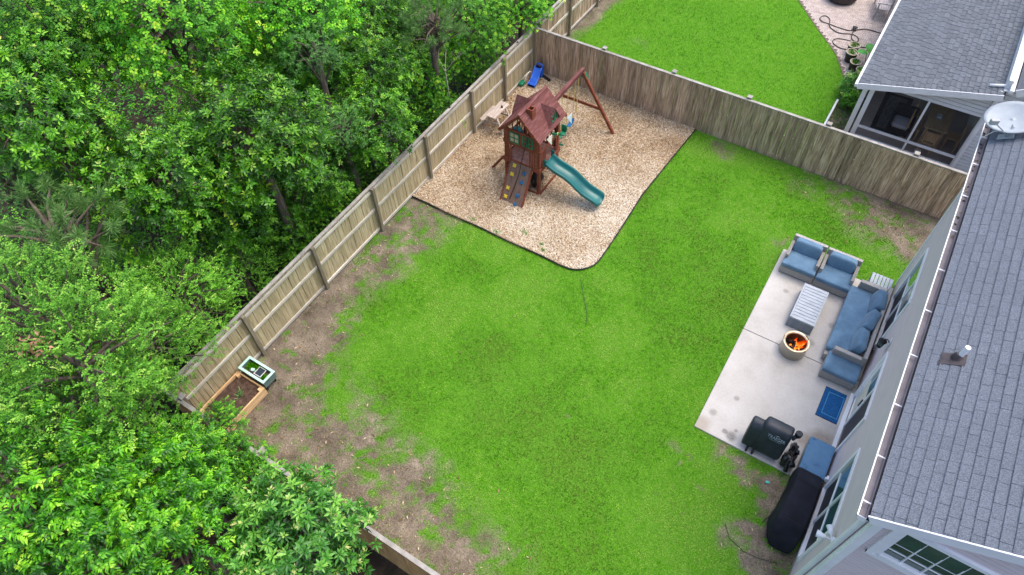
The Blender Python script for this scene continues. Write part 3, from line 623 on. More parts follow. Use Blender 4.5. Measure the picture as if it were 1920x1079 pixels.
# satellite dish on the far end of the roof
M_dish = mat('dish_grey', [(.3, S(158, 166, 172)), (.7, S(178, 185, 190))], scale=4, rough=.45)
foot = Vector((13.78, -3.42, roofz(13.80) + .02)); dc = Vector((13.72, -3.15, 5.72)); nrm = Vector((-.35, -.28, .89)).normalized()
ds = thing('satellite_dish', foot, 'pale grey oval satellite dish at the far end of the roof', 'satellite dish')
u_ = Vector((0.80, -.10, 0.0)); u_ = (u_ - nrm * u_.dot(nrm)).normalized(); v_ = nrm.cross(u_)
mb = MB(); nn = 40
ring = []
for j in range(8):
    r_ = j / 7
    for k in range(nn):
        a = 2 * math.pi * k / nn; ring.append(dc + u_ * (math.cos(a) * .53 * r_) + v_ * (math.sin(a) * .43 * r_) + nrm * (.075 * (r_ ** 2 - 1)))
fs = [(j * nn + k, j * nn + (k + 1) % nn, (j + 1) * nn + (k + 1) % nn, (j + 1) * nn + k) for j in range(7) for k in range(nn)]
mb.add(ring, fs); o = mb.build('reflector', M_dish, ds, smooth=True); sm = o.modifiers.new('s', 'SOLIDIFY'); sm.thickness = .012
lo = dc - v_ * .40 if (dc - v_ * .4).z < (dc + v_ * .4).z else dc + v_ * .40
lnb = Vector((13.40, -3.60, 5.78)); lo = dc + Vector((-.05, -.36, -.14))
MB().tube([lo, lnb], .016, 8).build('feed_arm', M_dish, ds)
MB().rbox(lnb + nrm * .0, (.17, .09, .12), (0, 0, .5)).build('receiver', mat('receiver_grey', [(.5, S(178, 180, 178))]), ds, bevel=.015)
MB().tube([foot, foot + Vector((0.02, .02, .28)), dc - nrm * .17], .025, 10).build('mast', M_dish, ds, smooth=True)
MB().rbox(foot + Vector((0, 0, .03)), (.30, .16, .02), (0, -th, 0)).build('foot_plate', M_dish, ds); MB().rbox(dc - nrm * .19, (.14, .14, .10), (0, .6, .6)).build('bracket', M_dish, ds, bevel=.01)
for sgn in (-1, 1): MB().tube([foot + Vector((.13 * sgn, -.05, .07 * sgn)), foot + Vector((.02, .02, .26))], .012, 6).build('strut', M_dish, ds)
MB().tube([foot + Vector((-.02, .02, .2)), foot + Vector((-.25, .0, .06)), (13.41, -3.30, 5.12)], .008, 6).build('cable', M_white, ds)

# ------------------------------------------------------------------ patio furniture (patio surface is at z = .04)
PZ = .04
def weave_mat(name, a, b):
    m, N, L, B = nodes(name); tc = N.new('ShaderNodeTexCoord')
    mp = N.new('ShaderNodeMapping'); L.new(tc.outputs['Object'], mp.inputs[0])
    w1 = N.new('ShaderNodeTexWave'); w1.wave_type = 'BANDS'; w1.bands_direction = 'Z'; w1.inputs['Scale'].default_value = 26; w1.inputs['Distortion'].default_value = .6; L.new(mp.outputs[0], w1.inputs[0])
    w2 = N.new('ShaderNodeTexWave'); w2.wave_type = 'BANDS'; w2.bands_direction = 'DIAGONAL'; w2.inputs['Scale'].default_value = 30; w2.inputs['Distortion'].default_value = .8; L.new(mp.outputs[0], w2.inputs[0])
    ad = N.new('ShaderNodeMath'); ad.operation = 'MULTIPLY'; L.new(w1.outputs[1], ad.inputs[0]); L.new(w2.outputs[1], ad.inputs[1])
    r = ramp(N, [(.05, a), (.5, b)]); L.new(ad.outputs[0], r.inputs[0]); L.new(r.outputs[0], B.inputs['Base Color'])
    bp = N.new('ShaderNodeBump'); bp.inputs['Strength'].default_value = .5; bp.inputs['Distance'].default_value = .01; L.new(ad.outputs[0], bp.inputs['Height']); L.new(bp.outputs[0], B.inputs['Normal'])
    B.inputs['Roughness'].default_value = .7; return m
M_wick = weave_mat('grey_wicker', S(132, 127, 122), S(200, 195, 190))
M_cush = mat('blue_cushion', [(.3, S(82, 110, 134)), (.52, S(98, 129, 154)), (.72, S(114, 146, 170))], scale=2.3, rough=.85, bump=.12, bscale=9, spec=.2, sheen=.2, randpos=True)
M_slat = mat('pale_grey_slats', [(.3, S(160, 168, 176)), (.7, S(190, 196, 203))], scale=4, stretch=(1, 3, 1), rough=.5)
M_tgrey = mat('grey_blue_panel', [(.3, S(112, 120, 130)), (.7, S(146, 153, 162))], scale=3, stretch=(6, 6, .5), rough=.6)

def legs(t, x0, x1, y0, y1, h=.06, s=.05, m_=None):
    for x in (x0, x1 - s):
        for y in (y0, y1 - s): MB().box(x, x + s, y, y + s, 0, h).build('leg', m_ or M_wick, t, world=False)
def club_chair(loc, rz, label):
    t = thing('lounge_chair', loc, label, 'chair', 'blue cushioned wicker lounge chairs', rz)
    W, D = .92, .90                                    # local: x width, y depth (back at +y)
    legs(t, -W / 2 + .02, W / 2 - .02, -D / 2 + .02, D / 2 - .02)
    MB().box(-W / 2, W / 2, -D / 2, D / 2 - .002, .05, .27).build('base', M_wick, t, world=False, bevel=.012)
    for sgn in (-1, 1):
        x0 = -W / 2 if sgn < 0 else W / 2 - .085
        MB().box(x0, x0 + .085, -D / 2 + .20, D / 2 - .10, .272, .58).build('armrest', M_wick, t, world=False, bevel=.014)
    MB().box(-W / 2, W / 2, D / 2 - .098, D / 2, .272, .73, lambda x, y, z: (x, y + (z - .27) * .08, z)).build('backrest', M_wick, t, world=False, bevel=.014)
    MB().pillow((0, -.15, .350), (W + .0, D - .28, .17), .07, 32, 10, ez=.35).build('seat_cushion', M_cush, t, smooth=True, world=False)
    MB().pillow((0, .25, .57), (W - .19, .25, .44), .22, 28, 12, rot=(-.22, 0, 0), ez=.45).build('back_cushion', M_cush, t, smooth=True, world=False)
    return t
club_chair((11.235, -4.10, PZ), 0.0, 'wicker lounge chair with blue cushions at the outer patio corner')
club_chair((12.185, -4.12, PZ), 0.0, 'wicker lounge chair with blue cushions next to the long sofa')

so = thing('sofa', (13.10, -5.48, PZ), 'long blue cushioned wicker sofa against the house wall', 'sofa')   # faces -X
Lh = 1.28
for x in (-.42, .40):
    for y in (-Lh + .04, Lh - .09): MB().box(x, x + .05, y, y + .05, 0, .06).build('leg', M_wick, so, world=False)
MB().box(-.45, .46, -Lh, Lh, .05, .27).build('base', M_wick, so, world=False, bevel=.012)
for sgn in (-1, 1):
    y0 = -Lh if sgn < 0 else Lh - .12
    MB().box(-.30, .37, y0, y0 + .12, .272, .62).build('armrest', M_wick, so, world=False, bevel=.014)
MB().box(.372, .47, -Lh, Lh, .272, .74).build('backrest', M_wick, so, world=False, bevel=.014)
MB().pillow((-.06, 0, .35), (.82, 2 * Lh - .25, .17), .06, 32, 10, ez=.35).build('seat_cushion', M_cush, so, smooth=True, world=False)
for y, a, c in ((.72, .10, .03), (-.02, -.12, .0), (-.74, .08, -.06)):
    MB().pillow((.23 + c, y, .61), (.26, .70, .46), .3, 26, 12, rot=(0, .30, a), ez=.5).build('back_cushion', M_cush, so, smooth=True, world=False)

def ottoman(loc, sx, sy, label, h=.42):
    t = thing('ottoman', loc, label, 'ottoman')
    legs(t, -sx / 2 + .01, sx / 2 - .01, -sy / 2 + .01, sy / 2 - .01)
    MB().box(-sx / 2, sx / 2, -sy / 2, sy / 2, .05, h - .14).build('base', M_wick, t, world=False, bevel=.012)
    MB().pillow((0, 0, h - .07), (sx + .01, sy + .01, .15), .07, 28, 10, ez=.35).build('cushion', M_cush, t, smooth=True, world=False)
    return t
ottoman((13.16, -6.98, PZ), .83, .62, 'wicker ottoman with blue cushion at the near end of the sofa')

ct = thing('coffee_table', (11.875, -5.545, PZ), 'pale grey slatted coffee table in front of the sofa', 'table')
for i in range(12):
    y = -.585 + i * .1065; MB().box(-.285, .285, y - .0455, y + .0455, .375, .395).build('slat', M_slat, ct, world=False)
m = MB().box(-.325, -.288, -.64, .64, .35, .399); m.box(.288, .325, -.64, .64, .35, .399); m.box(-.287, .287, -.64, -.636, .35, .397); m.box(-.287, .287, .636, .64, .35, .397); m.build('frame', M_slat, ct, world=False, bevel=.004)
for y in (-.64, .60): MB().box(-.32, .32, y, y + .035, .0, .35).build('end_panel', M_tgrey, ct, world=False)
for x in (-.32, .29): MB().box(x, x + .03, -.60, .595, .0, .349).build('side_panel', M_tgrey, ct, world=False)
MB().box(-.34, .34, -.66, .66, .0, .02).build('plinth', M_tgrey, ct, world=False)

st = thing('side_table', (13.28, -3.83, PZ), 'small pale slatted side table behind the sofa arm', 'table')
for i in range(6):
    x = -.235 + i * .094; MB().box(x - .037, x + .037, -.2, .2, .42, .44).build('slat', M_slat, st, world=False)
m = MB().box(-.285, .285, -.19, -.16, .38, .419); m.box(-.285, .285, .16, .19, .38, .419); m.build('frame', M_slat, st, world=False)
for x in (-.27, .235):
    for y in (-.19, .155): MB().box(x, x + .035, y, y + .035, 0, .42).build('leg', M_slat, st, world=False)

# doormat
m, N, L, B = nodes('blue_mat_weave'); tc = N.new('ShaderNodeTexCoord'); nz = N.new('ShaderNodeTexNoise'); nz.inputs['Scale'].default_value = 30; nz.inputs['Detail'].default_value = 5; L.new(tc.outputs['Object'], nz.inputs[0])
r = ramp(N, [(.3, S(8, 66, 118)), (.7, S(20, 96, 154))]); L.new(nz.outputs[0], r.inputs[0]); L.new(r.outputs[0], B.inputs['Base Color']); B.inputs['Roughness'].default_value = .95; M_matb = m
M_matl = mat('blue_mat_stripe', [(.3, S(40, 120, 170)), (.7, S(96, 160, 196))], scale=18, rough=.95)
dm = thing('doormat', (13.32, -7.92, PZ), 'blue doormat with a pale border line outside the sliding door', 'doormat')
MB().box(-.295, .295, -.455, .455, 0, .014).build('backing', mat('mat_edge', [(.5, S(10, 52, 92))], rough=.9), dm, world=False)
MB().box(-.283, .283, -.443, .443, .0141, .02).build('pile', M_matb, dm, world=False)
for k, (ix, iy) in enumerate(((.19, .335), )):
    m = MB(); wd = .016
    m.box(-ix, ix, iy - wd, iy, .0201, .0225); m.box(-ix, ix, -iy, -iy + wd, .0201, .0225); m.box(-ix, -ix + wd, -iy + wd, iy - wd, .0201, .0225); m.box(ix - wd, ix, -iy + wd, iy - wd, .0201, .0225)
    m.build('border_line', M_matl, dm, world=False)

# fire pit with fire
M_steel = mat('champagne_steel', [(.3, S(176, 166, 148)), (.7, S(206, 197, 180))], scale=3, stretch=(1, 1, 6), rough=.32, metal=.55, bump=.02)
M_rim = mat('brass_rim', [(.3, S(206, 178, 140)), (.7, S(236, 218, 186))], scale=6, rough=.3, metal=.5)
M_inner = mat('sooty_steel', [(.3, S(52, 36, 28)), (.6, S(110, 82, 60)), (.8, S(140, 112, 86))], scale=5, rough=.6, metal=.3)
M_char = mat('charred_log', [(.3, S(16, 14, 13)), (.7, S(48, 42, 38))], scale=14, rough=.9, bump=.6)
fp = thing('fire_pit', (11.95, -6.88, PZ), 'round champagne steel fire pit burning logs on the patio', 'fire pit')
MB().lathe([(.315, 0), (.325, .012), (.325, .39), (.33, .40)], 48).build('outer_wall', M_steel, fp, smooth=True, world=False)
MB().lathe([(.33, .398), (.335, .412), (.322, .424), (.285, .418), (.272, .405), (.262, .40), (.262, .385)], 48).build('rim', M_rim, fp, smooth=True, world=False)
MB().lathe([(.262, .39), (.262, .13), (.0, .125)], 48).build('fire_bowl', M_inner, fp, smooth=False, world=False)
for k in range(2):
    a = .9 + k * 2.35; MB().tube([(.315 * math.cos(a + dd), .315 * math.sin(a + dd), .43) for dd in np.linspace(-.22, .22, 6)], .008, 6).build('handle', M_black, fp, world=False)
for i, (p, q_, rr) in enumerate((((-.22, .10, .17), (.10, .04, .21), .03), ((-.02, -.20, .17), (.0, .10, .24), .032), ((.13, -.18, .17), (.04, .08, .22), .026), ((.02, .14, .16), (.18, -.02, .2), .028), ((-.06, .12, .2), (-.02, .06, .3), .035))):
    lg = MB().tube([p, tuple((a + b_) / 2 + .004 for a, b_ in zip(p, q_)), q_], [rr, rr * .95, rr * .85], 9).build('log', M_char, fp, smooth=True, world=False)
def emis(name, stops, strength, attr_axis=2, zr=(.15, .5)):
    m, N, L, B = nodes(name); tc = N.new('ShaderNodeTexCoord'); sp = N.new('ShaderNodeSeparateXYZ'); L.new(tc.outputs['Object'], sp.inputs[0])
    mr = N.new('ShaderNodeMapRange'); mr.inputs['From Min'].default_value = zr[0]; mr.inputs['From Max'].default_value = zr[1]; L.new(sp.outputs[2], mr.inputs[0])
    nz = N.new('ShaderNodeTexNoise'); nz.inputs['Scale'].default_value = 14; L.new(tc.outputs['Object'], nz.inputs[0])
    ad = N.new('ShaderNodeMath'); ad.operation = 'MULTIPLY_ADD'; L.new(nz.outputs[0], ad.inputs[0]); ad.inputs[1].default_value = .7; L.new(mr.outputs[0], ad.inputs[2])
    r = ramp(N, stops); L.new(ad.outputs[0], r.inputs[0]); e = N.new('ShaderNodeEmission'); L.new(r.outputs[0], e.inputs[0]); e.inputs[1].default_value = strength
    t = N.new('ShaderNodeBsdfTransparent'); mx = N.new('ShaderNodeMixShader'); mx.inputs[0].default_value = .86; L.new(t.outputs[0], mx.inputs[1]); L.new(e.outputs[0], mx.inputs[2]); L.new(mx.outputs[0], N['Material Output'].inputs[0]); return m
M_flame = emis('flame', [(.25, (1, .75, .28, 1)), (.5, (1, .42, .06, 1)), (.8, (.9, .11, .01, 1)), (1.0, (.5, .03, .0, 1))], .85)
for i, (x, y, h_, r_, lx, ly) in enumerate(((.04, .03, .24, .05, .06, .03), (.10, .06, .28, .05, .10, .04), (.0, .08, .22, .045, -.03, .05), (.13, -.02, .20, .045, .08, .0), (.06, -.06, .16, .04, .02, -.03), (.15, .08, .30, .04, .10, .06), (-.10, -.03, .09, .03, .0, 0))):
    n_ = 7; pts = []; rs = []
    for k in range(n_):
        t_ = k / (n_ - 1); pts.append((x + lx * t_ * t_ + .018 * math.sin(5 * t_ + i), y + ly * t_ * t_ + .018 * math.cos(4 * t_ + i * 2), .19 + h_ * t_)); rs.append(max(.003, r_ * (math.sin(math.pi * (t_ * .75 + .2)) ** 1.2) * (1 - .5 * t_)))
    MB().tube(pts, rs, 7).build('flame', M_flame, fp, smooth=True, world=False)
M_ember = emis('ember', [(.2, (1, .3, .12, 1)), (.7, (.5, .03, .01, 1))], .9)
for i in range(12):
    a = random.uniform(0, 6.28); rr = random.uniform(.02, .16); MB().rbox((rr * math.cos(a) + .03, rr * math.sin(a), .14 + random.uniform(0, .03)), (.035, .03, .025), (random.random(), random.random(), a)).build('ember', M_ember if i % 2 else M_char, fp, world=False)

# covered grill ------------------------------------------------------
M_cover = mat('black_grill_cover', [(.3, S(30, 36, 44)), (.55, S(44, 52, 62)), (.75, S(60, 68, 80))], scale=3.5, rough=.5, spec=.4, bump=.35, bscale=6)
def loft(mb, secs):
    n = len(secs[0]); vs = [p for s_ in secs for p in s_]
    fs = [(i * n + k, i * n + (k + 1) % n, (i + 1) * n + (k + 1) % n, (i + 1) * n + k) for i in range(len(secs) - 1) for k in range(n)]
    fs += [tuple(range(n - 1, -1, -1)), tuple((len(secs) - 1) * n + k for k in range(n))]
    return mb.add(vs, fs)
gr = thing('covered_grill', (12.2, -9.85, PZ), 'pellet grill under a black cover with white lettering at the patio edge', 'grill')
def gsec(x, ztop, zb, yf, yb, wob, seed):
    pr = [(yb, zb), (yb + .02, ztop * .6), (yb - .01, ztop * .93), (yb - .06, ztop), (-9.80, ztop + .012), (yf + .08, ztop), (yf + .01, ztop * .94), (yf - .04, ztop * .78), (yf - .09, ztop * .55), (yf - .13, ztop * .38), (yf - .16, zb), (yf - .02, zb - .02), (-9.8, zb - .01)]
    out = []
    for k, (y, z) in enumerate(pr):
        f = wob * math.sin(seed * 3.1 + k * 1.9) * (1 if z < ztop * .9 else .15); out.append((x + .4 * f, y + f, z + .3 * f))
    return out
secs = []; xs_ = [11.735, 11.75, 11.80, 11.88, 11.96, 12.0]
for i, x in enumerate(xs_): e_ = (.06 if i == 0 else 0); secs.append(gsec(x, 1.02 - e_, .20 + e_, -9.98 + e_, -9.68 - e_, .018, i))
for i, x in enumerate([12.015, 12.05, 12.15, 12.25, 12.35, 12.45, 12.55, 12.62, 12.645]):
    e_ = (.05 if i == 8 else (.02 if i == 0 else 0)); secs.append(gsec(x, 1.12 - e_, .16 + (.06 if i > 6 else 0), -9.97 + e_, -9.58 - e_, .02, i + 9))
m = MB(); loft(m, secs); gc = m.build('cover', M_cover, gr, smooth=True, sub=1)
MB().tube([(12.68, -9.70, .70), (12.74, -9.60, .74), (12.80, -9.54, .76)], [.05, .05, .045], 12).build('chimney_neck', M_cover, gr, smooth=True)
MB().tube([(12.765, -9.57, .73), (12.77, -9.56, .86)], [.075, .08], 14).build('chimney_cap', M_cover, gr, bevel=.01)
for x in (11.90, 12.04): MB().tube([(x, -10.10, .12), (x + .05, -10.10, .12)], .085, 16).build('wheel', M_black, gr, bevel=.008)
for x, y in ((12.55, -10.0), (12.55, -9.7), (11.9, -9.7)): MB().box(x - .02, x + .02, y - .02, y + .02, PZ, .4).build('leg', M_black, gr)
M_print = mat('pale_print', [(.4, S(140, 156, 172)), (.7, S(170, 184, 198))], scale=20, rough=.6)
def text_part(txt, size, M, parent, mat_, name='lettering'):
    cu = bpy.data.curves.new(name, 'FONT'); cu.body = txt; cu.size = size; cu.align_x = 'CENTER'; cu.align_y = 'CENTER'; cu.extrude = .002
    tmp = bpy.data.objects.new('tmp', cu); COL.objects.link(tmp); dg = bpy.context.evaluated_depsgraph_get(); me = bpy.data.meshes.new_from_object(tmp.evaluated_get(dg)); bpy.data.objects.remove(tmp)
    me.transform(M); o = link(name, me, None, parent, True); me.materials.clear(); me.materials.append(mat_); return o
tilt = Matrix.Translation((12.36, -10.022, .945)) @ Euler((R(74), 0, 0)).to_matrix().to_4x4()
text_part('TRAEGER', .105, tilt @ Matrix.Diagonal((.9, 1.25, 1, 1)), gr, M_print)
m = MB()      # mountain mark above the name and the fine line of print below it
for pts in ([(-.055, .07), (-.01, .105), (.0, .095), (.018, .112), (.06, .07), (.02, .093), (.004, .082), (-.012, .09)],):
    m.prism(pts, 0, .003, lambda x, y, z: tuple(tilt @ Vector((x, y, z))))
for i in range(13):
    m.box(-.135 + i * .021, -.121 + i * .021, -.083, -.07, 0, .002, lambda x, y, z: tuple(tilt @ Vector((x, y, z))))
m.build('emblem', M_print, gr)

# crumpled black bag by the grill
def lump(name, c, size, seed, mat_, parent=None, n=26, mm=18, amp=.28):
    vs = []
    for j in range(mm + 1):
        ph = -math.pi / 2 + math.pi * j / mm
        for i in range(n):
            a = 2 * math.pi * i / n; x, y, z = math.cos(ph) * math.cos(a), math.cos(ph) * math.sin(a), math.sin(ph)
            k = 1 + amp * (float(fbm(x * 2 + seed, y * 2 + z * 1.7, seed, 4, 1.4)) - .5) * 2 + amp * .6 * math.sin(5 * a + 3 * z + seed) * math.cos(ph)
            vs.append((c[0] + size[0] * x * k, c[1] + size[1] * y * k, max(c[2] - size[2] * .98, c[2] + size[2] * z * k)))
    fs = [(j * n + i, j * n + (i + 1) % n, (j + 1) * n + (i + 1) % n, (j + 1) * n + i) for j in range(mm) for i in range(n)]
    return MB().add(vs, fs).build(name, mat_, parent, smooth=True)
M_bag = mat('black_bag', [(.3, S(14, 14, 16)), (.7, S(34, 35, 38))], scale=5, rough=.32, spec=.6, bump=.6, bscale=8)
o = lump('crumpled_bag', (12.84, -9.98, PZ + .20), (.15, .22, .21), 3, M_bag, amp=.4); tag(o, 'crumpled shiny black bag on the ground between grill and bench', 'bag')
o = lump('crumpled_cover', (12.86, -9.70, PZ + .22), (.11, .17, .23), 8, M_bag, amp=.4); tag(o, 'bunched black cover heap leaning behind the crumpled bag', 'cover')

# storage bench with blue lid and the long covered sofa
sb = thing('storage_bench', (13.35, -9.68, PZ), 'blue topped wicker ottoman pushed under the long black cover', 'ottoman')
MB().box(-.28, .28, -.46, .44, .03, .30).build('base', M_wick, sb, world=False, bevel=.012)
M_lid = mat('stained_blue_cushion', [(.28, S(44, 66, 92)), (.38, S(90, 128, 162)), (.7, S(106, 144, 176))], scale=2.2, rough=.8, bump=.08, spec=.2, detail=3)
MB().pillow((0, 0, .365), (.58, .92, .14), .10, 28, 10, ez=.3).build('cushion', M_lid, sb, smooth=True, world=False)
M_blk = mat('black_fabric', [(.3, S(22, 24, 32)), (.6, S(34, 36, 46)), (.8, S(46, 48, 58))], scale=2.5, rough=.8, bump=.35, bscale=5, spec=.25)
cv = thing('covered_bench', (13.28, -11.0, 0), 'long bench under a black fabric cover beside the near window', 'covered furniture')
def csec(y, x0, x1, zt, flare, seed, zb=.05):
    pts = [(x0 - flare, zb), (x0 - flare * .6, zt * .35), (x0 - .02, zt * .75), (x0 + .01, zt * .97), (x0 + .05, zt), (x0 + (x1 - x0) * .33, zt + .006 * math.sin(seed)), (x0 + (x1 - x0) * .66, zt - .012), (x1 - .05, zt), (x1, zt * .96), (x1 + .01, zt * .5), (x1 + .01, zb), ((x0 + x1) / 2, zb - .02)]
    return [(x + (.02 * math.sin(seed * 2.3 + k * 1.7) if z < zt * .8 else .004 * math.sin(seed + k)), y + .015 * math.sin(seed + k * 2.1) * (1 if z < zt * .8 else .3), z) for k, (x, z) in enumerate(pts)]
secs = [csec(y, x0, x1, zt, fl_, i) for i, (y, x0, x1, zt, fl_) in enumerate(((-10.10, 13.05, 13.60, .50, .02), (-10.16, 13.04, 13.60, .53, .04), (-10.38, 13.03, 13.60, .66, .03), (-10.56, 13.03, 13.60, .79, .05), (-10.66, 13.03, 13.60, .81, .04), (-10.9, 13.02, 13.60, .805, .07), (-11.15, 13.0, 13.60, .80, .06), (-11.38, 12.99, 13.60, .795, .12), (-11.56, 12.97, 13.60, .79, .09), (-11.64, 12.97, 13.60, .77, .05), (-11.78, 13.0, 13.58, .52, .02), (-11.90, 13.06, 13.56, .28, .0), (-11.97, 13.12, 13.5, .12, .0)))]
m = MB(); loft(m, secs); m.build('cover', M_blk, cv, smooth=True, sub=2)
for ys, zt in ((-10.57, .806), (-11.56, .806)):
    MB().tube([(13.05, ys, zt), (13.2, ys + .01, zt), (13.4, ys - .004, zt - .004), (13.58, ys, zt - .004)], .005, 5).build('seam', M_black, cv)
MB().tube([(12.97, -11.36, .35), (12.88, -11.46, .12), (12.84, -11.55, .03)], .01, 6).build('tie_strap', M_black, cv)
# small litter and the cord in the grass
o = MB().tube([(12.15, -12.0, .03), (12.35, -12.25, .035), (12.7, -12.36, .03), (13.05, -12.33, .035), (13.4, -12.22, .03)], .007, 6).build('garden_cable', mat('grey_green_cable', [(.5, S(52, 56, 46))]), smooth=True); tag(o, 'thin black cable lying in the grass by the house corner', 'cable')
o = MB().tube([(6.15, -7.62, .03), (6.35, -7.9, .03), (6.62, -8.25, .035), (6.9, -8.62, .03), (7.0, -8.9, .02)], .008, 6).build('drip_hose', mat('grey_hose', [(.5, S(80, 96, 70))]), smooth=True); tag(o, 'thin grey hose trailing from the chip bed corner into the lawn', 'hose')
o = MB().rbox((12.62, -10.62, .05), (.09, .05, .02), (.1, .2, .5)).build('teal_wrapper', mat('teal_plastic', [(.5, S(90, 200, 190))])); tag(o, 'small teal wrapper on the soil near the grill', 'wrapper')
o = MB().rbox((13.02, -10.86, .05), (.08, .05, .03), (.2, .1, 1.1)).build('white_scrap', M_white); tag(o, 'small white scrap beside the long black cover', 'scrap')

# ------------------------------------------------------------------ play set and toys on the chips
M_red = mat('redwood_stain', [(.25, S(92, 46, 34)), (.5, S(126, 68, 50)), (.78, S(150, 92, 72))], scale=4, stretch=(1.2, 1.2, 5), rough=.75, bump=.2, bscale=14, rand=.10, spec=.2)
M_redr = mat('purple_brown_roof', [(.25, S(88, 52, 48)), (.5, S(114, 72, 68)), (.78, S(142, 100, 96))], scale=4, stretch=(5, .8, 5), rough=.8, bump=.2, rand=.10, spec=.15)
M_deck = mat('worn_deck', [(.25, S(112, 74, 62)), (.5, S(146, 106, 94)), (.78, S(172, 138, 126))], scale=4, stretch=(5, .8, 1), rough=.85, bump=.2, rand=.12)
M_grn = mat('green_plastic', [(.3, S(10, 100, 70)), (.7, S(22, 126, 92))], scale=3, rough=.4)
M_teal = mat('teal_slide_plastic', [(.3, S(0, 84, 84)), (.7, S(2, 106, 102))], scale=1.5, rough=.34, spec=.45, coat=.12)
M_yel = mat('yellow_plastic', [(.5, S(228, 200, 60))], rough=.45); M_blu = mat('blue_plastic', [(.5, S(30, 104, 150))], rough=.45)
M_blt = mat('blue_toy_plastic', [(.3, S(26, 84, 196)), (.7, S(54, 118, 226))], scale=2, rough=.35)
ps = thing('play_set', (2.87, -4.8, .04), 'redwood play tower with gabled roof, teal slide, climbing ramp and swing beam', 'play set')
X0, X1, Y0, Y1 = 2.25, 3.48, -5.42, -4.25
DZ = 1.06
def B_(name, x0, x1, y0, y1, z0, z1, m_=None, par=None, bevel=.004): return MB().box(x0, x1, y0, y1, z0, z1).build(name, m_ or M_red, par or ps, bevel=bevel)
for x in (X0, X1 - .09):
    for y in (Y0, Y1 - .09): B_('post', x, x + .09, y, y + .09, 0, 2.22)
for i in range(9):
    y = Y0 + .02 + i * .128; B_('deck_board', X0 + .02, X1 - .02, y, y + .12, DZ - .03, DZ, M_deck)
# rims round the deck
B_('rim_board', X0 - .03, X1 + .03, Y0 - .032, Y0 - .003, .94, 1.10); B_('rim_board', X0 - .03, X1 + .03, Y1 + .003, Y1 + .032, .94, 1.10)
B_('rim_board', X0 - .032, X0 - .003, Y0, Y1, .94, 1.09); B_('rim_board', X1 + .003, X1 + .032, Y0, Y1, .94, 1.09)
# ground frame
B_('ground_beam', X0, X1, Y0 - .04, Y0 - .003, .04, .13); B_('ground_beam', X1 + .003, X1 + .05, Y0, Y1, .04, .13); B_('ground_beam', X0 - .05, X0 - .003, Y0, Y1, .04, .13)
# front: mid band, balusters right of the opening, upper panel with green windows
B_('rail_board', X0 - .02, X1 + .02, Y0 - .03, Y0 - .002, 1.66, 1.79)
for i in range(4): x = 3.12 + i * .085; B_('baluster', x, x + .06, Y0 - .022, Y0 - .004, 1.10, 1.66)
for i in range(2): x = 2.36 + i * .10; B_('baluster', x, x + .06, Y0 - .022, Y0 - .004, 1.10, 1.66)
for i in range(9): x = X0 + i * .137; B_('panel_board', x + .002, x + .135, Y0 - .021, Y0 - .003, 1.792, 2.19)
B_('rail_board', X0 - .02, X1 + .02, Y0 - .04, Y0 - .001, 2.192, 2.26)
M_cream2 = mat('cream_pane', [(.5, S(196, 170, 140))], rough=.9)  # flat cream colour for the panes of the green window
wf = MB()
def frame(m, x0, x1, z0, z1, t, y0, y1):
    m.box(x0, x1, y0, y1, z0, z0 + t); m.box(x0, x1, y0, y1, z1 - t, z1); m.box(x0, x0 + t, y0, y1, z0 + t, z1 - t); m.box(x1 - t, x1, y0, y1, z0 + t, z1 - t)
frame(wf, 2.46, 2.80, 1.78, 2.16, .035, Y0 - .045, Y0 - .022); wf.box(2.615, 2.64, Y0 - .045, Y0 - .022, 1.815, 2.125); wf.box(2.495, 2.765, Y0 - .044, Y0 - .022, 1.955, 1.98)
wo = wf.build('green_window', M_grn, ps)
for a, c in ((2.496, 2.614), (2.641, 2.764)):
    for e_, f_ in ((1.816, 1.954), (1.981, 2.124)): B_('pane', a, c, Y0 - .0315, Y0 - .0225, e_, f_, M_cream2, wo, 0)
for x0 in (2.91, 3.10):
    wf = MB(); frame(wf, x0, x0 + .16, 1.80, 2.17, .03, Y0 - .045, Y0 - .022); wf.box(x0 + .03, x0 + .13, Y0 - .043, Y0 - .022, 1.965, 1.99); wf.build('green_shutter', M_grn, ps)
MB().tube([(2.73, Y0 + .03, 2.22), (2.73, Y0 + .06, 2.22)], .17, 24).build('teal_wheel', mat('teal_disc', [(.5, S(60, 150, 150))]), ps)
# right side: rail, balusters, opening for the slide
B_('rail_board', X1 + .003, X1 + .035, Y0, Y1, 1.68, 1.78)
for i in range(3): y = Y0 + .10 + i * .09; B_('baluster', X1 + .004, X1 + .02, y, y + .06, 1.09, 1.68)
for i in range(2): y = Y1 - .24 + i * .10; B_('baluster', X1 + .004, X1 + .02, y, y + .06, 1.09, 1.68)
B_('rail_board', X0 - .035, X0 - .003, Y0, Y1, 1.68, 1.78)
for i in range(8): y = Y0 + .10 + i * .128; B_('baluster', X0 - .02, X0 - .004, y, y + .07, 1.09, 1.68)
B_('rail_board', X0, X1, Y1 + .003, Y1 + .035, 1.68, 1.78)
for i in range(8): x = X0 + .10 + i * .135; B_('baluster', x, x + .07, Y1 + .004, Y1 + .02, 1.10, 1.68)
for x in (X0 + .002, X1 - .09): B_('roof_plate', x, x + .085, Y0 - .02, Y1 + .02, 2.225, 2.30)
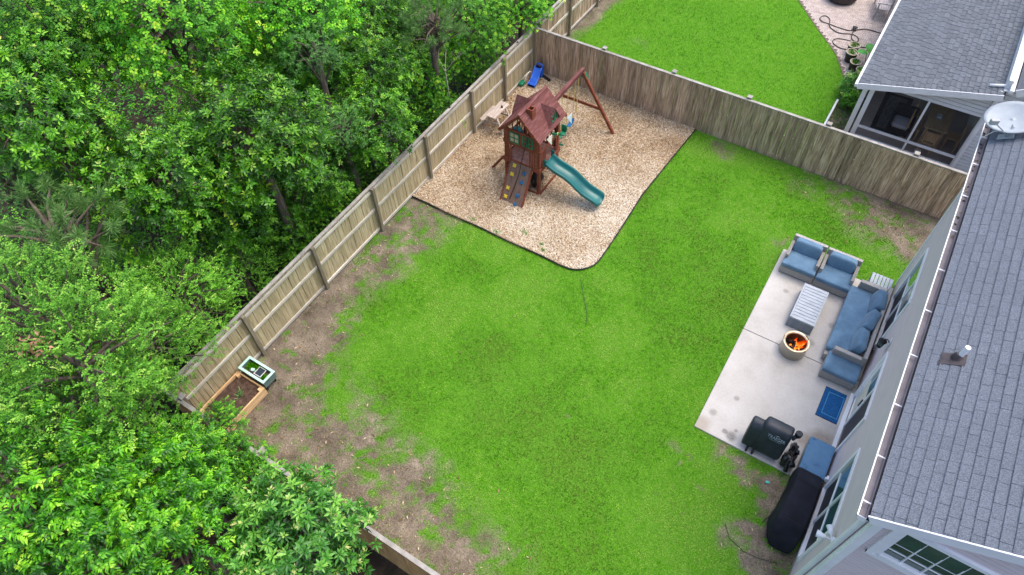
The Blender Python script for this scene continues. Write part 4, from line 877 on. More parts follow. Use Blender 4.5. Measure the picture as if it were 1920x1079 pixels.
# gabled roof: ridge along y
RZ, RXm, RE, RYa, RYb = 2.96, 2.865, .70, -5.56, -4.02
sl = (RZ - 2.22) / RE; Ls = math.hypot(RE, RZ - 2.22)
for sgn in (-1, 1):
    n_ = 8
    f = lambda u, v, h: (RXm + sgn * (u * RE / Ls + h * (RZ - 2.22) / Ls), v, RZ - u * (RZ - 2.22) / Ls + h * RE / Ls)
    rp_ = MB().box(0.0, Ls, RYa + .03, RYb - .03, -.03, -.012, f).build('roof_panel', M_red, ps)
    for i in range(n_):
        u = i * Ls / n_; MB().box(u + .001, u + Ls / n_ - .004, RYa, RYb, -.010, .006 + .004 * (i % 2), f).build('roof_plank', M_redr, rp_)
MB().box(RXm - .05, RXm + .05, RYa - .005, RYb + .005, RZ - .012, RZ + .016).build('ridge_cap', M_redr, ps)
for yy in (RYa - .012, RYb - .01):
    for sgn in (-1, 1): MB().bar((RXm, yy, RZ - .05), (RXm + sgn * RE, yy, 2.22 - .05), .02, .085, (0, 0, 1)).build('barge_board', M_red, ps)
for i in range(7):
    x = 2.38 + i * .16; zt = RZ - abs(x - RXm) * sl - .09
    if zt > 2.36: MB().bar((x, Y0 + .01, 2.26), (x + .03, Y0 + .01, zt), .02, .045, (0, 1, 0)).build('gable_lattice', M_red, ps)
# dormers on both slopes
for sgn in (-1, 1):
    yc, hw, zr, xa, xb = -4.62, .30, 2.80, .12, .60
    P3 = lambda dx, y, z: (RXm + sgn * dx, y, z)
    for sy in (-1, 1):
        mb = MB(); top = [P3(xa, yc, zr + .02), P3(xb + .05, yc, zr + .02), P3(xb + .05, yc + sy * hw, 2.34), P3(.57, yc + sy * hw, 2.34)]
        mb.add(top + [(p[0], p[1], p[2] - .02) for p in top], [(0, 1, 2, 3), (7, 6, 5, 4), (0, 1, 5, 4), (1, 2, 6, 5), (2, 3, 7, 6), (3, 0, 4, 7)]); dp = mb.build('dormer_roof', M_redr, ps)
    mb = MB(); mb.add([P3(xb, yc - hw + .05, 2.36), P3(xb, yc + hw - .05, 2.36), P3(xb, yc, zr - .03), P3(xb - .02, yc - hw + .05, 2.36), P3(xb - .02, yc + hw - .05, 2.36), P3(xb - .02, yc, zr - .03)], [(0, 1, 2), (5, 4, 3), (0, 1, 4, 3), (1, 2, 5, 4), (2, 0, 3, 5)]); mb.build('dormer_front', M_red, ps)
    m = MB(); t_ = .035; xo = RXm + sgn * (xb + .012)
    for a, c in (((yc - .14, 2.40), (yc + .14, 2.40)), ((yc - .14, 2.40), (yc - .14, 2.60)), ((yc + .14, 2.40), (yc + .14, 2.60)), ((yc - .14, 2.60), (yc, 2.70)), ((yc + .14, 2.60), (yc, 2.70)), ((yc, 2.4), (yc, 2.68))): m.bar((xo, a[0], a[1]), (xo, c[0], c[1]), .03, .035, (1, 0, 0))
    m.build('dormer_window', M_grn, ps)
# chimney
ch = MB(); cxm, cym, hw = 3.03, -5.17, .095
for a in ((cxm - hw, cxm + hw, cym - hw, cym - hw + .025), (cxm - hw, cxm + hw, cym + hw - .025, cym + hw), (cxm - hw, cxm - hw + .025, cym - hw + .025, cym + hw - .025), (cxm + hw - .025, cxm + hw, cym - hw + .025, cym + hw - .025)): ch.box(a[0], a[1], a[2], a[3], 2.62, 3.02)
ch.build('chimney', M_red, ps)
# climbing ramp with holds
ra, rb = Vector((0, -5.46, 1.05)), Vector((0, -6.20, 0.06)); rd = (rb - ra); rl_ = rd.length; rd.normalize(); rn = Vector((0, rd.z, -rd.y)); rn = rn if rn.z > 0 else -rn
framp = lambda u, v, h: (u + (.08 * v / rl_), ra.y + rd.y * v + rn.y * h, ra.z + rd.z * v + rn.z * h)
for i in range(4):
    u = 2.50 + i * .18; MB().box(u, u + .174, 0, rl_, -.018, 0, framp).build('ramp_board', mat('ramp_wood', [(.25, S(96, 70, 60)), (.5, S(124, 98, 86)), (.78, S(140, 120, 100))], scale=4, stretch=(6, 1, 1), rough=.85, bump=.2) if i == 0 else MATS['ramp_wood'], ps)
for u in (2.465, 3.222): MB().box(u, u + .034, -.02, rl_ + .02, -.07, .03, framp).build('ramp_side', M_red, ps)
for i, (u, z) in enumerate(((2.67, .97), (2.665, .75), (2.66, .40), (2.66, .18), (3.05, .88), (3.05, .65), (3.04, .31), (3.04, .08))):
    v = (1.05 - z) / (1.05 - .06) * rl_; m = MB()
    for du, dv in ((-.032, -.028), (.032, -.028), (-.03, .03), (.03, .03), (0, 0)): m.pillow(framp(u + du - .04 * v / rl_, v + dv, .02), (.055, .055, .05), .7, 8, 6)
    m.build('climbing_hold', M_yel if i < 4 else M_blu, ps, smooth=True)
# slide: channel swept down a wavy curve
sp0, sp1 = Vector((3.56, -5.02, 1.12)), Vector((5.38, -4.92, .14))
pts = []
for i in range(25):
    t_ = i / 24; p = sp0.lerp(sp1, t_); z = 1.14 - .10 * t_ - .86 * (t_ ** 1.05) + .038 * math.sin(t_ * 2 * math.pi * 1.75 + 3.4) * (1 if 0.05 < t_ < .95 else .4)
    pts.append((p.x, p.y, max(z, .13)))
prof = [(a * 1.12, c) for a, c in [(-.25, .05), (-.25, .17), (-.22, .19), (-.185, .175), (-.155, .07), (-.10, .035), (0, .025), (.10, .035), (.155, .07), (.185, .175), (.22, .19), (.25, .17), (.25, .05), (.13, -.01), (0, -.02), (-.13, -.01)]]
vs = []; n_ = len(prof)
for x, y, z in pts: vs += [(x, y + a, z + c) for a, c in prof]
fs = [(i * n_ + k, i * n_ + (k + 1) % n_, (i + 1) * n_ + (k + 1) % n_, (i + 1) * n_ + k) for i in range(24) for k in range(n_)] + [tuple(range(n_)), tuple(24 * n_ + k for k in range(n_ - 1, -1, -1))]
MB().add(vs, fs).build('slide', M_teal, ps, smooth=True, sub=1)
MB().box(3.50, 3.60, -5.28, -4.76, 1.06, 1.34).build('slide_hood', M_teal, ps, bevel=.03) if False else None
for y in (-5.27, -4.79): MB().box(3.50, 3.62, y, y + .03, 1.14, 1.40).build('slide_handle', M_teal, ps, bevel=.015)
# swing beam and end frame
MB().box(RXm - .02, RXm + .10, -4.25, -1.78, 2.10, 2.24).build('swing_beam', M_redr, ps, bevel=.01)
BX = RXm + .04
for sgn in (-1, 1): MB().bar((BX + sgn * .05, -1.86, 2.12), (BX + sgn * 1.27, -1.70, .02), .09, .09).build('frame_leg', M_red, ps, bevel=.008)
MB().bar((BX - .74, -1.72, .86), (BX + .74, -1.72, .86), .04, .10).build('frame_brace', M_red, ps, bevel=.005)
MB().prism([(BX - .12, 2.10), (BX + .12, 2.10), (BX + .22, 1.92), (BX - .22, 1.92)], -1.84, -1.77, lambda x, y, z: (x, z, y)).build('beam_bracket', M_grn, ps)
MB().bar((2.20, -5.36, 1.02), (1.56, -5.10, .03), .09, .06).build('side_brace', M_red, ps)
M_rope = mat('yellow_chain', [(.5, S(214, 190, 110))], rough=.6)
sw = thing('swing_seat', (2.905, -2.5, .5), 'blue plastic belt swing hanging from the play set beam', 'swing')
MB().add(*(lambda: ([(2.905 + w_, -2.72 + .44 * t_, .44 + .14 * (2 * t_ - 1) ** 2 + h_) for t_ in np.linspace(0, 1, 9) for w_, h_ in ((-.07, 0), (.07, 0), (.07, .015), (-.07, .015))], [(i * 4 + k, i * 4 + (k + 1) % 4, (i + 1) * 4 + (k + 1) % 4, (i + 1) * 4 + k) for i in range(8) for k in range(4)]))()).build('seat', M_blu, sw)
for y in (-2.72, -2.28): MB().tube([(2.905, y, .58), (2.905, y + .02, 2.10)], .011, 6).build('chain', M_rope, sw); MB().box(2.88, 2.93, y - .02, y + .06, 2.04, 2.10).build('hanger', M_white, sw)
gl = thing('glider_swing', (3.1, -3.3, .45), 'green plastic two seat glider swing beside the tower', 'swing')
MB().tube([(2.905, -3.55, .42), (2.905, -2.95, .42)], .04, 10).build('spine', M_grn, gl)
for y, sg in ((-3.52, -1), (-2.98, 1)):
    MB().pillow((2.905, y, .46), (.24, .20, .08), .6, 14, 8).build('seat', M_grn, gl, smooth=True)
    MB().pillow((2.905, y + sg * .11, .60), (.24, .05, .28), .6, 14, 8).build('backrest', M_grn, gl, smooth=True)
MB().tube([(2.70, -3.25, .25), (2.905, -3.25, .22), (3.11, -3.25, .25)], .03, 8).build('footrest', M_grn, gl)
MB().tube([(2.905, -3.25, .22), (2.905, -3.25, .80)], .025, 8).build('column', M_grn, gl)
for y in (-3.42, -3.08): MB().tube([(2.905, y, .44), (2.905, y, 2.1)], .010, 6).build('chain', M_rope, gl)
ro = thing('rope_swing', (2.905, -2.05, .9), 'thin pale climbing rope hanging at the end of the swing beam', 'rope')
MB().tube([(2.905, -2.05, .75), (2.915, -2.05, 1.5), (2.905, -2.05, 2.1)], .013, 6).build('rope', M_rope, ro); MB().pillow((2.905, -2.05, .74), (.06, .06, .08), .8, 8, 6).build('knot', M_rope, ro)
# telescope, pennants
te = thing('toy_telescope', (3.55, -4.62, 1.82), 'toy green telescope fixed to the tower rail', 'toy telescope')
MB().tube([(3.44, -4.66, 1.90), (3.62, -4.60, 1.93)], .035, 12).build('barrel', M_grn, te); MB().tube([(3.62, -4.60, 1.93), (3.72, -4.565, 1.95)], .045, 12).build('lens_end', M_grn, te); MB().tube([(3.60, -4.606, 1.927), (3.625, -4.598, 1.932)], .048, 12).build('ring', M_yel, te)
MB().tube([(3.51, -4.64, 1.78), (3.51, -4.64, 1.88)], .02, 8).build('stand', M_grn, te)
M_flag = mat('off_white_cloth', [(.5, S(222, 216, 200))], rough=.9)
for i, (x, y, z, c) in enumerate(((3.56, -5.18, 2.12, 'cream pennant hanging from the roof edge above the slide'), (3.58, -4.02, 2.10, 'pale blue white pennant hanging from the rear roof corner'))):
    m = MB(); m.add([(x, y, z), (x + .03, y + .24, z + .03), (x + .07, y + .17, z - .30), (x + .012, y, z), (x + .042, y + .24, z + .03), (x + .082, y + .17, z - .30)], [(0, 1, 2), (5, 4, 3), (0, 1, 4, 3), (1, 2, 5, 4), (2, 0, 3, 5)])
    o = m.build('pennant', M_flag if i == 0 else mat('pale_blue_cloth', [(.5, S(200, 216, 222))], rough=.9)); tag(o, c, 'flag')
# black tarp under the deck, red toy
o = lump('tarp_bundle', (3.20, -5.06, .34), (.17, .24, .33), 5, M_bag, amp=.25); tag(o, 'black tarp bundle stuffed under the play tower', 'tarp')
o = MB().pillow((3.47, -4.72, .80), (.05, .46, .24), .4, 14, 8).build('red_panel', mat('red_plastic', [(.5, S(176, 30, 36))], rough=.5), smooth=True); tag(o, 'red fabric hanging under the deck behind the slide', 'fabric')
o = MB().tube([(3.1, -5.50, 2.2), (2.95, -5.62, 1.2), (2.93, -5.72, .84), (2.86, -6.15, .18)], .011, 6).build('climbing_rope', M_black, smooth=True); tag(o, 'dark climbing rope running down the middle of the ramp', 'rope')
# picnic table on the chips by the fence
M_ptab = mat('grey_picnic_wood', [(.3, S(158, 142, 130)), (.6, S(190, 176, 164)), (.8, S(206, 195, 186))], scale=4, stretch=(5, .7, 3), rough=.85, bump=.2, rand=.08)
pt = thing('picnic_table', (.64, -3.33, .04), 'small weathered picnic table with benches between tower and fence', 'picnic table')
for i in range(3): MB().box(.475 + i * .115, .583 + i * .115, -3.78, -2.88, .71, .745).build('table_board', M_ptab, pt, bevel=.004)
for x0 in (.16, .93): MB().box(x0, x0 + .17, -3.74, -2.92, .42, .45).build('bench_board', M_ptab, pt, bevel=.004)
for y in (-3.62, -3.04):
    MB().bar((.52, y, .70), (.25, y, .03), .035, .07, (0, 1, 0)).build('leg', M_ptab, pt); MB().bar((.76, y, .70), (1.03, y, .03), .035, .07, (0, 1, 0)).build('leg', M_ptab, pt)
    MB().box(.20, 1.06, y - .018, y + .018, .35, .415).build('bench_support', M_ptab, pt)
lt = thing('toy_lantern', (.70, -3.17, .747), 'tiny black toy lantern standing on the picnic table', 'lantern')
MB().lathe([(0, 0), (.045, 0), (.04, .015), (.018, .02), (.02, .07), (.0, .085)], 12, (.70, -3.17, .747)).build('body', M_black, lt); MB().tube([(.67, -3.17, .80), (.70, -3.17, .85), (.73, -3.17, .80)], .006, 5).build('handle', M_black, lt)
# blue toy slide, green and white rocker, black tube in the corner
bt = thing('toddler_slide', (.55, -.65, .05), 'bright blue plastic toddler slide leaning in the fence corner', 'toy')
pp = [(.52, -.98, .08), (.51, -.82, .11), (.48, -.62, .22), (.45, -.44, .36), (.43, -.32, .42)]
prf = [(-.15, .0), (-.15, .11), (-.11, .11), (-.10, .03), (.10, .03), (.11, .11), (.15, .11), (.15, 0)]
vs = [(x + a, y, z + c) for x, y, z in pp for a, c in prf]; n_ = 8
MB().add(vs, [(i * n_ + k, i * n_ + (k + 1) % n_, (i + 1) * n_ + (k + 1) % n_, (i + 1) * n_ + k) for i in range(4) for k in range(n_)] + [tuple(range(n_)), tuple(4 * n_ + k for k in range(n_ - 1, -1, -1))]).build('chute', M_blt, bt, smooth=False, bevel=.02)
MB().box(.28, .57, -.32, -.16, .05, .42, lambda x, y, z: (x, y - .05 * z, z)).build('ladder', M_blt, bt, bevel=.03); MB().tube([(.30, -.24, .42), (.32, -.22, .52), (.42, -.21, .55), (.54, -.22, .52), (.56, -.24, .42)], .03, 8).build('handrail', M_blt, bt, smooth=True)
rk = thing('rocker_toy', (.22, -.92, .05), 'green seat with white looped frame next to the blue toddler slide', 'toy')
MB().pillow((.16, -1.02, .14), (.20, .30, .12), .5, 16, 8).build('seat', M_grn, rk, smooth=True)
MB().tube([(.22, -1.0, .1), (.24, -.85, .36), (.26, -.66, .44), (.28, -.55, .36), (.26, -.6, .12)], .018, 8).build('frame_loop', M_flag, rk, smooth=True); MB().tube([(.12, -.9, .1), (.14, -.78, .30), (.18, -.62, .36), (.2, -.55, .1)], .016, 8).build('frame_loop', M_flag, rk, smooth=True)
o = MB().bar((.36, -.16, .1), (.92, -.34, .1), .09, .08).build('black_plank', M_black, bevel=.01); tag(o, 'short black plastic plank lying in the fence corner behind the toys', 'plank')

# ------------------------------------------------------------------ raised bed, planter, neighbour's side
M_pine = mat('fresh_pine', [(.25, S(196, 152, 104)), (.5, S(222, 184, 136)), (.78, S(238, 208, 166))], scale=3, stretch=(7, .8, 7), rough=.75, bump=.15, rand=.06)
M_soil = mat('dark_soil', [(.3, S(48, 36, 30)), (.5, S(80, 62, 52)), (.75, S(112, 92, 78))], scale=9, rough=.97, bump=.8, bscale=22, detail=8)
rb_ = thing('raised_bed', (.7, -15.6, 0), 'new pine raised garden bed with dark soil beside the fence', 'raised bed')
for j in range(2):
    z0, z1 = .012 + j * .146, .154 + j * .146
    MB().box(.215, .255, -16.28, -14.93, z0, z1).build('side_board', M_pine, rb_, bevel=.004); MB().box(1.115, 1.155, -16.28, -14.93, z0, z1).build('side_board', M_pine, rb_, bevel=.004)
    MB().box(.2555, 1.1145, -14.97, -14.932, z0, z1).build('end_board', M_pine, rb_, bevel=.004); MB().box(.2555, 1.1145, -16.278, -16.24, z0, z1).build('end_board', M_pine, rb_, bevel=.004)
for x in (.257, 1.025):
    for y in (-15.06, -16.238): MB().box(x, x + .088, y, y + .088, .01, .297).build('corner_post', M_pine, rb_, bevel=.004)
sx, sy = np.meshgrid(np.linspace(.256, 1.114, 22), np.linspace(-16.238, -14.972, 32)); sz = .19 + .05 * fbm(sx, sy, 71, 4, 5)
V = np.stack([sx.ravel(), sy.ravel(), sz.ravel()], 1).tolist(); F = [(j * 22 + i, j * 22 + i + 1, (j + 1) * 22 + i + 1, (j + 1) * 22 + i) for j in range(31) for i in range(21)]
MB().add(V, F).build('soil', M_soil, rb_, smooth=True)
M_seed = attr_mat('seedling_leaf', [(0, S(70, 120, 60)), (1, S(150, 190, 120))], rough=.6, trans=.2)
sd_ = thing('seedling', (.70, -15.36, .22), 'single grey green seedling in the raised bed', 'seedling')
nn = 70; o = link('leaves', blade_mesh('leaves', .70 + RNG.normal(0, .05, nn), -15.36 + RNG.normal(0, .045, nn), RNG.uniform(0, 1, nn), RNG.uniform(.05, .13, nn), RNG.uniform(.02, .035, nn), M_seed, .22), None, sd_, True)
M_mint = mat('mint_plastic', [(.3, S(176, 216, 204)), (.7, S(200, 234, 224))], scale=3, rough=.5)
_n0 = set(bpy.data.objects)
pl = thing('planter_box', (.91, -14.77, .3), 'mint green elevated planter trough with small plants by the fence', 'planter')
pm = MB(); a0, a1, b0, b1 = .49, 1.335, -14.965, -14.585
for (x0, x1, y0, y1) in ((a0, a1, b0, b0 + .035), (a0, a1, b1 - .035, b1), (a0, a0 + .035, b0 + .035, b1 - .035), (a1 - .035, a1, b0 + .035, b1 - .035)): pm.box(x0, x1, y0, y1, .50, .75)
pm.build('trough', mat('shaded_mint_grey', [(.5, S(104, 124, 120))], rough=.6), pl)  # mint darkened to grey, painting in the shade below the rim
rm = MB()
for (x0, x1, y0, y1) in ((a0 - .02, a1 + .02, b0 - .02, b0 + .045), (a0 - .02, a1 + .02, b1 - .045, b1 + .02), (a0 - .02, a0 + .045, b0 + .045, b1 - .045), (a1 - .045, a1 + .02, b0 + .045, b1 - .045)): rm.box(x0, x1, y0, y1, .751, .775)
rm.build('rim', M_mint, pl, bevel=.004)
for x in (a0 + .05, a1 - .10):
    for y in (b0 + .03, b1 - .07): MB().box(x, x + .04, y, y + .04, .3, .5).build('leg', M_black, pl)
MB().box(a0 + .036, a1 - .036, b0 + .036, b1 - .036, .5, .64).build('soil', M_soil, pl)
nn = 160
for lab, cx_, cy_, s_ in (('low leafy herb at the fence end of the mint planter', .64, -14.74, .06), ('bushy green herb at the yard end of the mint planter', 1.2, -14.83, .06), ('small green herb in the middle of the mint planter', .86, -14.68, .05)):
    hp = thing('herb', (cx_, cy_, .64), lab, 'herb'); o = link('leaves', blade_mesh('leaves', cx_ + RNG.normal(0, s_, nn), cy_ + RNG.normal(0, s_ * .8, nn), RNG.uniform(.2, .7, nn), RNG.uniform(.05, .13, nn), RNG.uniform(.02, .04, nn), M_grass, .64), None, hp, True)
tr = thing('plastic_tray', (1.0, -14.76, .64), 'dark plastic tray with clear rim standing in the mint planter', 'tray')
MB().box(.90, 1.10, -14.86, -14.66, .642, .70).build('tray_body', mat('dark_tray', [(.5, S(48, 58, 72))], rough=.4), tr, bevel=.02); t_ = MB(); frame_ = ((.885, 1.115, -14.875, -14.862), (.885, 1.115, -14.658, -14.645), (.885, .898, -14.862, -14.658), (1.102, 1.115, -14.862, -14.658))
for x0, x1, y0, y1 in frame_: t_.box(x0, x1, y0, y1, .69, .71)
t_.build('rim', M_white, tr)
o = MB().pillow((.78, -14.80, .68), (.11, .09, .06), .6, 12, 8, rot=(.2, .1, .6)).build('white_cup', M_mint, smooth=True); tag(o, 'pale green cup lying in the mint planter', 'cup')
for o in list(bpy.data.objects):
    if o not in _n0 and o.parent is None: o.location = Vector(o.location) + Vector((-.20, .075, -.30))

# neighbour's patio ----------------------------------------------------
M_pav = mat('pink_grey_paver', [(.25, S(160, 144, 136)), (.5, S(186, 172, 164)), (.75, S(204, 192, 187))], scale=5, rough=.9, bump=.2, bscale=60, spec=.15)
M_sand = mat('paver_joint', [(.5, S(120, 104, 96))], scale=20, rough=.95)
pe = [(float(nb_edge(y)), y) for y in np.linspace(4.5, 13, 18)]
nbp = MB().prism(pe + [(15.0, 13.0), (15.0, 4.5)], -.06, .012).build('neighbour_patio', M_sand); tag(nbp, kind='structure')
pav = MB(); s_ = .078; rng2 = random.Random(4); cnt = 0
for i in range(-60, 110):                                  # herringbone
    for j in range(-10, 108):
        if (i - j) % 4 == 0: px0, py0, wx, wy = i, j, 2, 1
        elif (i - j) % 4 == 3: px0, py0, wx, wy = i, j, 1, 2
        else: continue
        x0, y0 = 8.0 + px0 * s_, 4.2 + py0 * s_; xm, ym_ = x0 + wx * s_ / 2, y0 + wy * s_ / 2
        if 4.5 < ym_ < 12.2 and float(nb_edge(ym_)) + .08 < xm < 12.0 and (ym_ > 8.7 or True):
            h_ = .034 + rng2.uniform(0, .006); pav.box(x0 + .005, x0 + wx * s_ - .005, y0 + .005, y0 + wy * s_ - .005, .012, h_); cnt += 1
o = pav.build('paving_bricks', M_pav, nbp); o['kind'] = 'stuff'

# neighbour's screened porch and house ---------------------------------
nh = thing('neighbour_house', (13, 6, 0), 'white sided neighbouring house with grey shingle porch roof beyond the fence', 'house')
PYF = 2.25
PS = .262; pth = math.atan(PS); pc, psn = math.cos(pth), math.sin(pth)
proofz = lambda x: 2.06 + PS * (x - 10.47)
fpr = lambda u, v, h: (10.47 + v * pc - h * psn, 2.02 + u, proofz(10.47) + v * psn + h * pc)
proof = MB().box(0, 12.5, 0, 3.80, -.10, 0, fpr).build('porch_roof', M_roofbase, nh)
shingle_roof('porch', proof, fpr, 12.5, 3.78, M_sh2, lambda p: (Vector(p) - CAMV).length, exp=.15, th=.034, gap=.009)
MB().box(0, 3.8, -.03, -.002, -.17, .02, lambda x, y, z: (10.45 + x * pc - z * psn, 2.02 + y, proofz(10.45) + x * psn + z * pc)).build('rake_board', M_white, nh)
MB().box(10.38, 10.475, 1.98, 14.5, 1.95, 2.05).build('porch_gutter', M_white, nh, bevel=.01)
for y in np.arange(2.4, 12, 1.2): MB().box(10.385, 10.5, y - .015, y + .015, 2.052, 2.065).build('hanger', M_white, nh)
# porch frame: posts, rails, gable siding
for x0, x1 in ((10.86, 11.0), (12.50, 12.56), (13.96, 14.06)): MB().box(x0, x1, PYF, PYF + .09, 0, min(proofz(x0) - .12, 2.36 if x0 > 13 else 2.05)).build('porch_post', M_white, nh)
MB().box(10.66, 10.80, PYF - .02, PYF + .08, 0, 1.98).build('downspout', M_white, nh, bevel=.015)
for x0, x1 in ((11.0, 12.50), (12.56, 13.96)): MB().box(x0, x1, PYF + .02, PYF + .07, .42, .50).build('screen_rail', M_white, nh); MB().box(x0, x1, PYF + .01, PYF + .08, .04, .11).build('screen_rail', M_white, nh)
headz = lambda x: 2.0 + (x - 11.0) * .075
for z in range(9):
    za = 2.02 + z * .12
    xa = max(11.0, 10.47 + (za + .12 - 2.06 + .12) / PS); 
    if xa < 14.0: MB().add(*(lambda: ([(xa, PYF + .017, za), (14.0, PYF + .017, za), (14.0, PYF + .026, za + .10), (xa + .3, PYF + .026, za + .10), (xa, PYF + .08, za), (14.0, PYF + .08, za), (14.0, PYF + .08, za + .10), (xa + .3, PYF + .08, za + .10)], [(0, 1, 2, 3), (4, 5, 1, 0), (5, 6, 2, 1), (6, 7, 3, 2), (7, 4, 0, 3), (4, 7, 6, 5)]))()).build('siding_board', M_wsid, nh)
m, N, L, B = nodes('porch_screen'); tr_ = N.new('ShaderNodeBsdfTransparent'); mx = N.new('ShaderNodeMixShader'); mx.inputs[0].default_value = .22; B.inputs['Base Color'].default_value = S(50, 50, 54); B.inputs['Roughness'].default_value = .8
L.new(tr_.outputs[0], mx.inputs[1]); L.new(B.outputs[0], mx.inputs[2]); L.new(mx.outputs[0], N['Material Output'].inputs[0]); M_pscr = m
for x0, x1 in ((11.0, 12.50), (12.56, 13.96)):
    for z0, z1 in ((.11, .42), (.50, 2.14)): MB().box(x0 + .002, x1 - .002, PYF + .044, PYF + .048, z0, z1).build('screen', M_pscr, nh)
MB().box(10.90, 10.95, PYF + .1, 7.0, .05, 1.98).build('side_screen', M_pscr, nh)
M_pfl = mat('porch_floor', [(.3, S(168, 152, 144)), (.7, S(190, 174, 164))], scale=2, rough=.85)
MB().box(10.88, 14.1, PYF + .01, 7.0, -.05, .04).build('porch_floor', M_pfl, nh); MB().prism([(10.9, 0), (14.1, 0), (14.1, 2.85), (10.9, 2.02)], 7.0, 7.1, lambda x, y, z: (x, z, y)).build('porch_back_wall', M_wsid, nh)
# main house: wall facing the camera with lapped boards, side wall, gutter and roof
NS = .62; ez = 3.05
for k in range(40):
    za = .05 + k * .12
    xa = 14.07 if za < ez - .1 else 14.07 + (za - ez + .1) / NS
    if xa < 19: MB().add(*(lambda: ([(xa, PYF - .012, za), (19, PYF - .012, za), (19, PYF - .004, za + .10), (xa, PYF - .004, za + .10), (xa, PYF + .1, za), (19, PYF + .1, za), (19, PYF + .1, za + .10), (xa, PYF + .1, za + .10)], [(0, 1, 2, 3), (4, 5, 1, 0), (5, 6, 2, 1), (6, 7, 3, 2), (7, 4, 0, 3), (4, 7, 6, 5)]))()).build('siding_board', M_wsid, nh)
MB().box(14.001, 14.10, PYF - .055, PYF - .035, .05, 3.02).build('corner_board', M_white, nh)
MB().box(14.06, 14.2, PYF + .11, 14, 0, 3.3).build('side_wall', M_wsid, nh)
nth = math.atan(NS); fnr = lambda u, v, h: (14.30 + v * math.cos(nth) - h * math.sin(nth), PYF - .22 + u, ez + .2 + v * math.sin(nth) + h * math.cos(nth))
mr_ = MB().box(0, 12, 0, 6, -.1, 0, fnr).build('main_roof', M_sh2, nh)
MB().box(0, 6, -.025, -.001, -.2, .02, lambda x, y, z: fnr(y, x, z)).build('rake_board', M_white, nh)
MB().box(14.18, 14.29, PYF - .2, 14, ez + .04, ez + .15).build('main_gutter', M_white, nh, bevel=.012)
MB().tube([(14.2, PYF + .2, ez + .06), (14.15, PYF + .18, ez + .05), (13.95, PYF + .16, proofz(13.95) + .08), (13.70, PYF + .15, proofz(13.70) + .07)], .042, 8).build('downspout', M_white, nh, smooth=True)
# things inside the porch
M_wd = mat('oak_table', [(.3, S(190, 154, 114)), (.7, S(222, 190, 148))], scale=3, stretch=(6, 1, 1), rough=.6, rand=.1)
M_drk = mat('dark_rug', [(.5, S(34, 34, 38))], rough=.95); M_rug2 = mat('striped_rug', [(.35, S(56, 58, 58)), (.65, S(120, 116, 108))], scale=6, stretch=(8, .5, 1), rough=.95)
rg = thing('porch_rug', (11.75, 3.9, .04), 'dark bordered rug on the neighbour porch floor', 'rug'); MB().box(11.35, 12.25, 2.95, 5.2, .041, .05).build('border', M_drk, rg); MB().box(11.5, 12.1, 3.12, 5.05, .0505, .056).build('field', M_rug2, rg)
dt = thing('porch_table', (13.1, 3.35, .04), 'oak dining table seen through the porch screen', 'table')
for i in range(4): MB().box(12.80 + i * .17, 12.965 + i * .17, 2.85, 4.25, .74, .78).build('table_board', M_wd, dt)
for x in (12.86, 13.36):
    for y in (2.95, 4.1): MB().box(x, x + .07, y, y + .07, .04, .74).build('leg', M_wd, dt)
def pchair(x, y, rz, label):
    t = thing('dining_chair', (x, y, .04), label, 'chair', 'oak chairs round the porch table', rz)
    for a, b_ in ((-.19, -.19), (.16, -.19), (-.19, .16), (.16, .16)): MB().box(a, a + .04, b_, b_ + .04, 0, .43 if b_ < 0 else .9).build('leg', M_wd, t, world=False)
    MB().box(-.2, .2, -.2, .2, .432, .465).build('seat', M_wd, t, world=False); MB().box(-.15, .15, .165, .185, .55, .88).build('backrest', M_wd, t, world=False)
pchair(12.55, 3.15, math.pi / 2, 'oak porch chair on the near left side of the table'); pchair(13.75, 3.25, -math.pi / 2, 'oak porch chair on the near right side of the table'); pchair(13.1, 2.62, math.pi, 'oak porch chair at the screen end of the table'); pchair(12.55, 3.85, math.pi / 2, 'oak porch chair on the far left side of the table')
tl = thing('table_tray', (13.1, 3.55, .78), 'pale tray standing on the porch table', 'tray'); MB().box(-.10, .10, -.14, .14, 0, .02).build('tray_base', M_dish, tl, world=False); MB().box(-.07, .07, -.1, .1, .0205, .07).build('tray_load', M_white, tl, world=False, bevel=.01)
ls = thing('porch_armchair', (12.15, 3.25, .04), 'dark porch armchair with light grey seat cushion', 'chair')
MB().box(-.33, .33, -.33, .33, .08, .30).build('frame', M_drk, ls, world=False); MB().box(-.33, .33, .26, .36, .30, .80).build('backrest', M_drk, ls, world=False); MB().box(-.36, -.27, -.33, .25, .30, .52).build('armrest', M_drk, ls, world=False); MB().box(.27, .36, -.33, .25, .30, .52).build('armrest', M_drk, ls, world=False)
MB().pillow((0, -.04, .37), (.52, .56, .14), .3, 18, 8).build('cushion', mat('grey_cushion', [(.5, S(196, 196, 204))], rough=.9), ls, world=False, smooth=True)
wl = thing('white_stool', (12.95, 2.42, .04), 'little white box on the porch floor by the screen', 'box'); MB().box(-.09, .09, -.06, .06, 0, .12).build('box_body', M_white, wl, world=False, bevel=.01); MB().box(-.095, .095, -.065, .065, .1205, .135).build('lid', M_white, wl, world=False)

